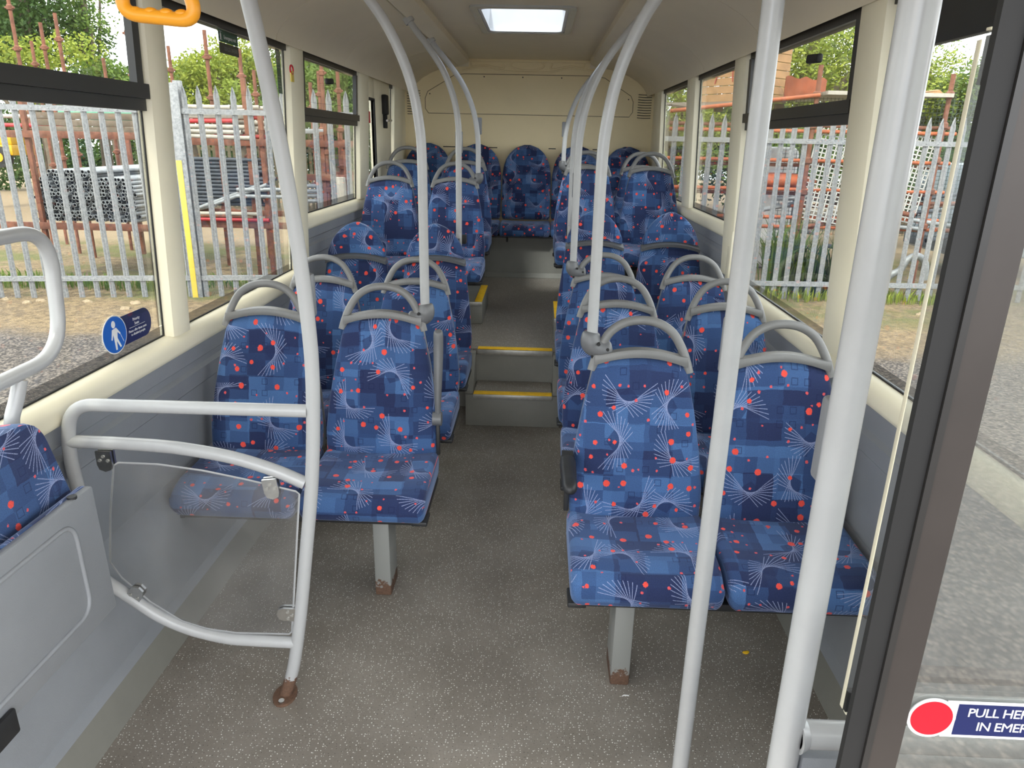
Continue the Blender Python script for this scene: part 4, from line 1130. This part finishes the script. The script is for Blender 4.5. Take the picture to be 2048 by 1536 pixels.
# rusty standards with cup joints
def standard(px, py, Y, label, r=.027):
    p = at(px, py, Y); e = empty('scaffold_standard', (p.x, p.y, GZ)); tag(e, label, 'scaffold pole', 'rusty scaffold standards rising beyond the left fence')
    H_ = p.z-GZ
    b = new(); tube(b, [(0, 0, 0), (0, 0, H_)], r, 10); obj('pole', b, 'rust', e, 60)
    z = H_-.35; n = 0
    while z > .6 and n < 5:
        b = new(); tube(b, [(0, 0, z-.045), (0, 0, z-.035), (0, 0, z+.02), (0, 0, z+.035)], [r*1.05, r*1.65, r*1.65, r*1.05], 10); obj('cup_joint', b, 'rust', e)
        b = new(); box(b, (-r*2.6, -.016, z-.022), (r*2.6, .016, z+.008), .006); obj('ledger_blade', b, 'rust', e)
        z -= .55; n += 1
for j, (px, py, Y, nm) in enumerate(((9, -40, 11.4, 'at the far left edge'), (62, 82, 13, 'shortest and thin, second from the left'), (80, 45, 12, 'third from the left'), (109, 26, 11.6, 'fourth from the left'), (206, 116, 12.5, 'low, before the first left pillar'), (247, 10, 11, 'tall and reddish by the first left pillar'), (336, 92, 12.5, 'just right of the first left pillar'), (408, 60, 11.2, 'left of the green exit sticker'), (478, 98, 11, 'below the green exit sticker'), (507, 140, 12, 'half hidden by the curved front pole'), (640, 92, 11.2, 'in the hopper window, tall and central'), (636, 142, 12.6, 'in the hopper window, thin'), (620, 165, 11.4, 'in the hopper window, leftmost'), (674, 130, 11.5, 'in the hopper window, by the handle'))):
    standard(px, py, Y, 'rusty scaffold standard '+nm)
# things seen through the left hopper window
rack('low rusty rack seen through the rear left hopper window', 11.2, 1.0, pz(600, 290, 11.2).x, pz(705, 290, 11.2).x, ((pz(645, 290, 11.2).x, 1.7), (pz(690, 290, 11.2).x, 1.6)), (pz(650, 288, 11.2).z, pz(650, 355, 11.2).z))
p = pz(668, 385, 11.0); b = new(); box(b, (0, 0, -.6), (.15, .3, .22), .01); o = obj('white_box', b, 'whitetube'); o.location = p; tag(o, 'small white box on the ground behind the rear left fence pales', 'box')
for j in range(4):
    long_tube('grey_tube', pz(612, 372+j*10, 11.16), .35, .03, 'tube', 'grey tube in the short pile behind the rear left pales', rz=.4, group='short pile of grey tubes')
p = pz(640, 268, 11.3); b = new(); box(b, (-.25, 0, 0), (.12, .25, .07), .01); o = obj('metal_channel', b, 'tube'); o.location = p; tag(o, 'pale metal channel lying on the far rear left rack', 'channel')

# ---- far picket fence, yard machine
e = empty('picket_fence', (pz(340, 325, 21).x, 21, GZ)); tag(e, 'distant pale picket fence across the yard on the left', 'fence')
xx = pz(720, 325, 21).x-pz(340, 325, 21).x; zt = pz(500, 284, 21).z-GZ+.25
x = 0
pk = new(); box(pk, (-.04, 0, 0), (.04, .02, zt)); pk = finish(pk, 'picket', 0)
while x < xx:
    o = link('picket', pk, 'farfence', e); o.location = (x, 0, 0); x += .145
b = new(); box(b, (0, .02, .35), (xx, .05, .43)); box(b, (0, .02, zt-.5), (xx, .05, zt-.42)); obj('rail', b, 'farfence', e)
c0 = pz(18, 318, 19); e = empty('yard_loader', (c0.x, 19, GZ)); tag(e, 'yellow yard loader parked beyond the tubes at far left', 'vehicle')
zz = c0.z-GZ
def lb(a, c, nm, mat, r=.03): bm = new(); box(bm, a, c, r); return obj(nm, bm, mat, e)
lb((-1.1, -.4, zz+.1), (.42, .5, zz+.36), 'chassis', 'machine'); lb((-.15, -.35, zz+.36), (.4, .45, zz+.62), 'engine_cover', 'machine')
lb((-1.0, -.3, zz+.36), (-.2, .4, zz+.60), 'cab_glass', 'vanglass'); lb((-1.05, -.35, zz+.60), (-.1, .45, zz+.68), 'cab_roof', 'machine')
for x in (.1, -.85):
    b = new(); cyl(b, (x, -.5, zz+.06), (x, -.3, zz+.06), .26, 20); o = obj('wheel', b, 'rubber', e); b = new(); cyl(b, (x, -.51, zz+.06), (x, -.49, zz+.06), .12, 16); obj('hub', b, 'machine', o)

# ---- right: scaffold bay, crates, sheets, mesh panels
Ys = 11.0
e = empty('scaffold_bay', (pz(1640, 300, Ys).x, Ys, GZ)); tag(e, 'orange and rust scaffold bay behind the right fence', 'scaffold')
ox = pz(1640, 300, Ys).x
def stube(p, q, r, nm, mat): b = new(); cyl(b, Vector(p)-Vector((ox, Ys, GZ)), Vector(q)-Vector((ox, Ys, GZ)), r, 10); return obj(nm, b, mat, e, 60)
xa, xb = pz(1335, 300, Ys).x, pz(1905, 300, Ys).x
for y, mt in ((252, 'rust'), (263, 'orange'), (322, 'orange'), (331, 'rust'), (380, 'orange'), (388, 'rust'), (455, 'orange'), (436, 'orange')):
    yy = Ys+(.0 if mt == 'orange' else .06)
    z = pz(1640, y, yy).z; stube((xa, yy, z), (xb, yy, z), .027, 'ledger', mt)
for px, py, dy in ((1643, 130, -.05), (1908, 148, -.05), (1385, 240, .03)):
    p = pz(px, py, Ys+dy); pole = stube((p.x, p.y, GZ), p, .032, 'standard', 'rust')
    for y in (190, 252, 322, 385, 455):
        z = pz(px, y, Ys+dy).z-GZ
        if z > p.z-GZ: continue
        b = new(); tube(b, [(p.x-ox, p.y-Ys, z-.05), (p.x-ox, p.y-Ys, z-.03), (p.x-ox, p.y-Ys, z+.03), (p.x-ox, p.y-Ys, z+.05)], [.034, .058, .058, .034], 10); obj('coupler', b, 'rust', e)
stube(pz(1500, 600, Ys+1), pz(1500, 210, Ys+1), .03, 'standard', 'rust')
# deck sheets over the bay
def plate(name, pts, th, mat, label, cat):
    bm = new(); A = [Vector(p) for p in pts]; n = (A[1]-A[0]).cross(A[2]-A[0]).normalized()*th
    loft(bm, [A, [p+n for p in A]]); c = sum(A, Vector())/len(A)
    for v in bm.verts: v.co -= c
    o = obj(name, bm, mat, angle=0); o.location = c; tag(o, label, cat); return o
zd = pz(1640, 196, Ys).z
plate('deck_sheet', [(pz(1385, 214, Ys).x, Ys-.1, pz(1385, 220, Ys).z), (pz(1640, 196, Ys).x, Ys-.1, pz(1640, 190, Ys).z), (pz(1640, 196, Ys).x+.4, Ys+1.6, zd+.05), (pz(1385, 214, Ys).x-.2, Ys+1.6, zd-.05)], .03, 'oldwood', 'grey board deck sagging under the timber crates', 'deck')
plate('deck_sheet', [(pz(1648, 187, Ys).x, Ys-.15, pz(1648, 190, Ys).z), (pz(1898, 185, Ys).x, Ys-.15, pz(1898, 196, Ys).z), (pz(1898, 190, Ys).x, Ys+1.2, pz(1898, 200, Ys+1.2).z), (pz(1648, 190, Ys).x, Ys+1.2, pz(1648, 205, Ys+1.2).z)], .05, 'whitetube', 'pale deck sheet spanning the right scaffold bay', 'deck')
plate('deck_sheet', [(pz(1800, 188, Ys).x, Ys, pz(1800, 190, Ys).z), (pz(1880, 180, Ys).x, Ys, pz(1880, 180, Ys).z), (pz(1895, 194, Ys).x, Ys+.02, pz(1895, 194, Ys).z), (pz(1800, 197, Ys).x, Ys+.05, pz(1800, 197, Ys).z)], .06, 'timber', 'upturned pale sheet end at the corner of the right scaffold', 'deck')
stube(pz(1340, 222, Ys-.2), pz(1640, 190, Ys-.2), .027, 'deck_tube', 'orange')
# crates
cx0 = pz(1395, 200, 11.9).x; cx1 = pz(1500, 200, 11.4).x; cx2 = pz(1572, 200, 11.9).x
czb = pz(1500, 204, 11.4).z
e2 = empty('crate_stack', (cx1, 11.4, czb)); tag(e2, 'stack of pale timber pallet collars with red paint marks behind right fence', 'crates')
hrow = (pz(1500, 120, 11.4).z-czb)/5
for k in range(7):
    zc = k*hrow+.02
    for (xa_, ya_, xb_, yb_) in ((0, 0, cx0-cx1, .9), (0, 0, cx2-cx1, .55)):
        bm = new(); beam(bm, (xa_, ya_, zc+hrow*.48), (xb_, yb_, zc+hrow*.48), .04, hrow*.92); obj('board', bm, 'timber', e2, 0)
    bm = new(); box(bm, (-.03, -.035, zc+hrow*.38), (.30, .03, zc+hrow*.5)); o_ = obj('hinge_strap', bm, 'rust', e2, 0); o_.rotation_euler = (0, 0, math.atan2(.55, cx2-cx1))
for f in (.12, .5, .88):
    for xx_, yy_ in (((cx0-cx1)*f, .9*f), ((cx2-cx1)*f, .55*f)):
        bm = new(); box(bm, (xx_-.06, yy_, -.12), (xx_+.06, yy_+.12, .01)); obj('pallet_block', bm, 'oldwood', e2, 0)
bm = new(); 
for pth in ([(-.22, hrow*2.6), (-.22, hrow*4.3), (-.10, hrow*4.3)], [(-.42, hrow*2.5), (-.40, hrow*4.2), (-.52, hrow*4.3)]):
    sl = -.9/(cx1-cx0)
    tube(bm, smooth_path([(x, -x*.9/(cx1-cx0)-.026, z) for x, z in pth], 5), .035, 6, ry=.006)
obj('red_paint_mark', bm, 'redtube', e2)
# rusty wavy sheet
bm = new(); rings = []
pA, pB = pz(1568, 190, 11.6), pz(1652, 185, 11.6); ht = pz(1568, 153, 11.6).z-pA.z
for k in range(25):
    u = k/24; x = pA.x+(pB.x-pA.x)*u
    rings.append([(x, 11.6+.03*math.sin(u*14), pA.z-.05), (x, 11.6+.03*math.sin(u*14), pA.z+ht*(1-.12*u)+.02*math.sin(u*16)), (x, 11.62+.03*math.sin(u*14), pA.z+ht*(1-.12*u)+.02*math.sin(u*16)), (x, 11.62+.03*math.sin(u*14), pA.z-.05)])
loft(bm, rings); o = obj('rusty_sheet', bm, 'sheet', angle=50); tag(o, 'wavy rust-brown metal sheet standing beside the timber crates', 'sheet')
# mesh panels
def mesh_panel(name, c, w_, h_, pitch, r, mat, label, ry, cat='mesh panel', rx=0):
    bm = new(); nx = int(w_/pitch); nz_ = int(h_/pitch)
    for k in range(nx+1): box(bm, (-w_/2+k*pitch-r, -r*.6, 0), (-w_/2+k*pitch+r, r*.6, h_))
    for k in range(nz_+1): box(bm, (-w_/2, -r*.6, k*pitch-r), (w_/2, r*.6, k*pitch+r))
    o = obj(name, bm, mat, angle=0); o.location = c; o.rotation_euler = (rx, ry, 0); tag(o, label, cat); return o
c = pz(1632, 440, 10.95); mesh_panel('mesh_panel', c, .62, 1.45, .062, .0085, 'meshwhite', 'white square-mesh panel leaning near the first right pillar', math.radians(9), rx=-.08)
c = pz(1792, 440, 10.95); mesh_panel('mesh_panel', c, .5, 1.25, .062, .0085, 'meshwhite', 'white square-mesh panel leaning beyond the near right pole', math.radians(10), rx=-.08)
c = pz(1740, 470, 11.3); mesh_panel('safety_net', c, 3.0, 1.95, .055, .003, 'meshgreen', 'dark wire netting hung in the right scaffold bay', 0, 'netting')
# pile of tubes and scrap at the right
for j in range(26):
    px = random.uniform(1500, 1860); py = random.uniform(395, 500)
    long_tube('scrap_tube', pz(px, py, 10.9+random.random()*.5), random.uniform(.5, 1.1), random.uniform(.025, .04), random.choice(('tube', 'tube', 'darktube', 'rust')), 'scrap tube tangled in the low heap behind the right fence', rz=random.uniform(-.5, .5), tilt=random.uniform(-.15, .15), group='scrap tubes in the heap behind the right fence')
bm = new(); tube(bm, smooth_path([pz(x, y, 10.4) for x, y in ((1770, 560), (1785, 548), (1800, 540), (1815, 520), (1835, 512), (1850, 528), (1848, 560))], 6), .05, 10); o = obj('bent_hose', bm, 'tube', angle=60); tag(o, 'thick grey hose looping near the ground behind right fence', 'hose')
bm = new(); tube(bm, smooth_path([pz(x, y, 10.3) for x, y in ((1828, 512), (1826, 530), (1822, 545), (1818, 558))], 5), .022, 8); o = obj('yellow_strap', bm, 'postyellow', angle=60); tag(o, 'thin yellow strap dangling from the grey hose', 'strap')
bm = new(); sphere(bm, (0, 0, 0), .35, 16, 10, (1.6, .5, .35)); o = obj('orange_hose_roll', bm, 'orange'); o.location = pz(1558, 362, 11.2); tag(o, 'orange bundle lying across the heap behind right fence', 'bundle')
pw = pz(1545, 365, 12.2); bm = new(); box(bm, (-.5, 0, GZ-pw.z), (.4, .6, .55), .12, 3); o = obj('white_sack', bm, 'white'); o.location = pw; tag(o, 'bulky white sack behind the orange bundle on the right', 'sack')
# parked van at far right
pv = pz(1893, 560, 11.6); e = empty('parked_van', (pv.x, 11.6, GZ)); tag(e, 'pale blue-grey parked van at the far right behind the fence', 'vehicle')
for a, c, nm, mt in (((0, 0, .35), (2.2, 1.6, 1.05), 'body', 'van'), ((.05, .05, 1.05), (2.1, 1.5, 1.75), 'cab', 'van'), ((.12, -.01, 1.12), (2.0, .04, 1.65), 'side_window', 'vanglass'), ((-.06, .1, .4), (-.0, 1.5, .6), 'bumper', 'darktube')):
    bm = new(); box(bm, a, c, .05 if nm in ('body', 'cab') else .01); obj(nm, bm, mt, e)
bm = new(); cyl(bm, (.45, -.05, .33), (.45, .2, .33), .33, 20); obj('wheel', bm, 'rubber', e)

# ---- stones along the fence feet
for j, (px, py) in enumerate(((55, 607), (82, 603), (10, 600), (175, 605), (270, 607), (1545, 655), (1840, 630), (250, 618))):
    p = pz(px, py, 1); r_ = (GZ-CAM.z)/((p-CAM).z); q = CAM+(p-CAM)*r_
    bm = new(); bmesh.ops.create_icosphere(bm, subdivisions=2, radius=.06)
    for v in bm.verts: v.co *= random.uniform(.75, 1.2)
    o = obj('stone', bm, 'stone', angle=25); o.location = q; o.scale = (1, .8, .6); tag(o, 'rough stone lying along the foot of the yard fence', 'stone', 'stones by the fence foot')

# ---- trees and weeds
def mk_leaf(name, a, b_, c_):
    t = NT(name); oi = t.n('ShaderNodeNewGeometry'); n = t.noise(t.obj(), 1.1, 3); r = oi.outputs['Random Per Island']
    col = t.mix(r, a, b_); col = t.mix(t.ramp(n, .45, .7), col, c_)
    t.base(col); t.rough(.6); t.b.inputs['Specular IOR Level'].default_value = .3
    tl = t.n('ShaderNodeBsdfTranslucent'); t.put(tl.inputs[0], col)
    mx = t.n('ShaderNodeMixShader'); mx.inputs[0].default_value = .4
    out = [n_ for n_ in t.t.nodes if n_.type == 'OUTPUT_MATERIAL'][0]
    t.L.new(t.b.outputs[0], mx.inputs[1]); t.L.new(tl.outputs[0], mx.inputs[2]); t.L.new(mx.outputs[0], out.inputs[0])
    return t.m
M['leafdark'] = mk_leaf('leaf_dark', srgb(42, 66, 30), srgb(82, 108, 50), srgb(62, 88, 40))
M['leafmid'] = mk_leaf('leaf_mid', srgb(64, 90, 36), srgb(120, 142, 64), srgb(92, 116, 50))
M['leaflight'] = mk_leaf('leaf_light', srgb(96, 116, 36), srgb(158, 166, 68), srgb(122, 140, 52))
M['bark'] = plain('bark', srgb(96, 86, 72), .9, var=.25, scale=6)
def tree(px, py, Y, R, n, leaf, label, size=.15, trunk=True, clumps=14):
    n = int(n*2.1); size *= .68
    c = at(px, py, Y); rx, ry, rz = R
    e = empty('tree', (c.x, c.y, GZ)); tag(e, label, 'tree', 'trees around the yard')
    zc = c.z-GZ; verts = []; faces = []
    cl = []
    for _ in range(clumps):
        d = Vector((random.gauss(0, 1), random.gauss(0, 1), random.gauss(0, 1))).normalized()*random.uniform(.35, .85)
        cl.append((Vector((d.x*rx, d.y*ry, zc+d.z*rz)), random.uniform(.28, .5)))
    for k in range(n):
        cc, f = random.choice(cl)
        d = Vector((random.gauss(0, 1), random.gauss(0, 1), random.gauss(0, 1))).normalized()*(random.random()**.45)
        p = cc+Vector((d.x*rx*f, d.y*ry*f, d.z*rz*f))
        s_ = size*random.uniform(.6, 1.25)
        u = Vector((random.gauss(0, 1), random.gauss(0, 1), random.gauss(0, 1))).normalized()
        v = u.orthogonal().normalized()
        i = len(verts)
        verts += [p-u*s_*.55, p+v*s_*.3, p+u*s_*.55, p-v*s_*.3]; faces.append((i, i+1, i+2, i+3))
    me = bpy.data.meshes.new('foliage'); me.from_pydata([tuple(v) for v in verts], [], faces); me.update()
    o = link('foliage', me, leaf, e); o['kind'] = 'stuff'
    if trunk:
        bm = new(); tube(bm, smooth_path([(0, 0, -.1), (.1, 0, zc*.4), (-.05, .1, zc*.8), (.1, 0, zc+rz*.3)], 4), [.17-.008*k for k in range(13)], 8); obj('trunk', bm, 'bark', e, 60)
        for cc, f in cl[:7]:
            bm = new(); a = Vector((0, 0, zc*random.uniform(.5, .85))); tube(bm, smooth_path([a, (a+cc)/2+Vector((0, 0, -.2)), cc], 4), [.07-.006*k for k in range(9)], 6); obj('branch', bm, 'bark', e, 60)
    return e
tree(40, 5, 20, (1.9, 1.6, 2.4), 5500, 'leafdark', 'tall dark tree at the far left top', .17, clumps=20)
tree(165, 35, 20.5, (1.1, 1.0, 1.5), 700, 'leafmid', 'thin-leaved tree with sky showing right of the tall dark one', .14, clumps=12)
tree(70, 155, 18.5, (2.4, 1.5, 1.0), 4200, 'leaflight', 'yellow-green bushy tree low at the far left', .14)
tree(215, 185, 19, (1.9, 1.5, .85), 3600, 'leafmid', 'round green tree before the first left pillar', .14)
tree(365, 180, 19, (1.6, 1.5, .85), 3200, 'leafmid', 'green tree just right of the first left pillar', .14)
tree(470, 170, 18, (1.5, 1.5, 1.0), 4000, 'leaflight', 'yellow-green tree behind the exit sticker', .13)
tree(565, 165, 20, (1.5, 1.5, 1.3), 3600, 'leafmid', 'green tree behind the curved front pole', .14)
tree(660, 215, 18, (1.6, 1.5, 1.2), 4500, 'leafmid', 'dense green tree filling the rear left hopper window', .13)
tree(760, 230, 19, (2.0, 1.5, 2.2), 3000, 'leafdark', 'dark tree seen in the emergency door window', .14)
tree(1345, 240, 17, (1.6, 1.5, 2.0), 3500, 'leaflight', 'pale tree seen through the rearmost right window', .13)
tree(1470, 260, 19, (2.4, 1.5, 1.6), 3500, 'leafdark', 'dark tree low behind the timber crates', .14)
tree(1620, 110, 18, (2.6, 1.8, 2.4), 7500, 'leaflight', 'large yellow-green tree above the rusty sheet', .14, clumps=22)
tree(1740, 110, 19, (2.1, 1.6, 2.5), 3200, 'leafmid', 'open tree with sky gaps at the first right pillar', .15, clumps=18)
tree(1860, 200, 18, (2.0, 1.6, 1.1), 5200, 'leaflight', 'bright green tree above the pale deck sheet', .14, clumps=20)
tree(1965, 240, 17, (1.5, 1.5, 1.4), 3800, 'leafmid', 'green tree at the far right edge', .14)
tree(1580, 300, 14.5, (1.9, 1.0, .9), 3500, 'leafmid', 'low hedge-like bush behind the right scaffold', .1, trunk=False)
tree(1830, 330, 15, (2.0, 1.0, 1.0), 3500, 'leafdark', 'low dark bush behind the right mesh panel', .1, trunk=False)
bm = new(); a, c = pz(1660, 200, 17), pz(1742, 70, 17); tube(bm, smooth_path([a+Vector((-.6, 0, -1.6)), a, (a+c)/2+Vector((.08, 0, -.1)), c], 5), [.17-.006*k for k in range(16)], 8); o = obj('leaning_trunk', bm, 'bark', angle=60); tag(o, 'leaning bare tree trunk left of the first right pillar', 'tree trunk')
for j, (px, Y, r) in enumerate(((-20, 25, 3.2), (100, 26, 3.2), (230, 25, 3.2), (350, 26, 3.2), (480, 25, 3.2), (600, 26, 3.2), (720, 25, 3.0), (1340, 22, 2.6), (1450, 23, 2.8), (1570, 22, 2.8), (1690, 23, 2.8), (1800, 22, 2.8), (1920, 23, 2.8), (2040, 22, 2.8))):
    tree(px, 290, Y, (r, 1.0, 1.55), 2600, ('leafdark', 'leafmid')[j % 2], 'low hedge clump '+('at the far left edge of the yard', 'behind the yellow loader', 'behind the end-on tube stack', 'behind the yellow-striped gate post', 'behind the crosswise red tubes', 'behind the curved front pole', 'seen low in the rear left hopper window', 'low in the rearmost right window', 'below the timber crates', 'behind the white sack', 'behind the first right pillar', 'behind the near white pole', 'behind the pale van', 'at the far right edge of the yard')[j], .2, trunk=False, clumps=16)
def weeds(name, px0, px1, Y, n, hmin, hmax, leaf, label, wid=.02):
    A = at(px0, 580, Y); B = at(px1, 580, Y); verts = []; faces = []
    c = Vector(((A.x+B.x)/2, Y, GZ))
    for k in range(n):
        x = random.uniform(A.x, B.x)-c.x; y = random.uniform(-.25, .25); h_ = random.uniform(hmin, hmax); a = random.uniform(0, 2*PI); lean_ = random.uniform(.05, .5)*h_
        d = Vector((math.cos(a), math.sin(a)*.6, 0)); sd_ = Vector((-d.y, d.x, 0))*wid*random.uniform(.6, 1.3)
        i = len(verts); p0 = Vector((x, y, 0)); p1 = p0+d*lean_*.35+Vector((0, 0, h_*.6)); p2 = p0+d*lean_+Vector((0, 0, h_*random.uniform(.75, 1)))
        verts += [p0-sd_*.5, p0+sd_*.5, p1+sd_, p1-sd_, p2]; faces += [(i, i+1, i+2, i+3), (i+3, i+2, i+4)]
    me = bpy.data.meshes.new(name); me.from_pydata([tuple(v) for v in verts], [], faces); me.update()
    o = link(name, me, leaf); o.location = c; tag(o, label, 'weeds', kind='stuff'); return o
weeds('tall_weeds', 1525, 1600, 10.2, 260, .5, 1.2, 'leafmid', 'tall bushy weeds behind the right fence pales')
weeds('tall_weeds', 1590, 1690, 10.1, 220, .4, 1.0, 'leafdark', 'darker weeds behind the right fence by the pillar')
weeds('grass_strip', 1500, 1950, 9.7, 900, .06, .2, 'leaflight', 'green grass strip along the foot of the right fence', .012)
weeds('grass_strip', -20, 330, 9.3, 700, .05, .22, 'leafmid', 'sparse grass under the tube stack beyond the left fence', .012)
weeds('grass_strip', 340, 600, 9.6, 400, .05, .2, 'leafmid', 'sparse grass beyond the yellow fence post', .012)
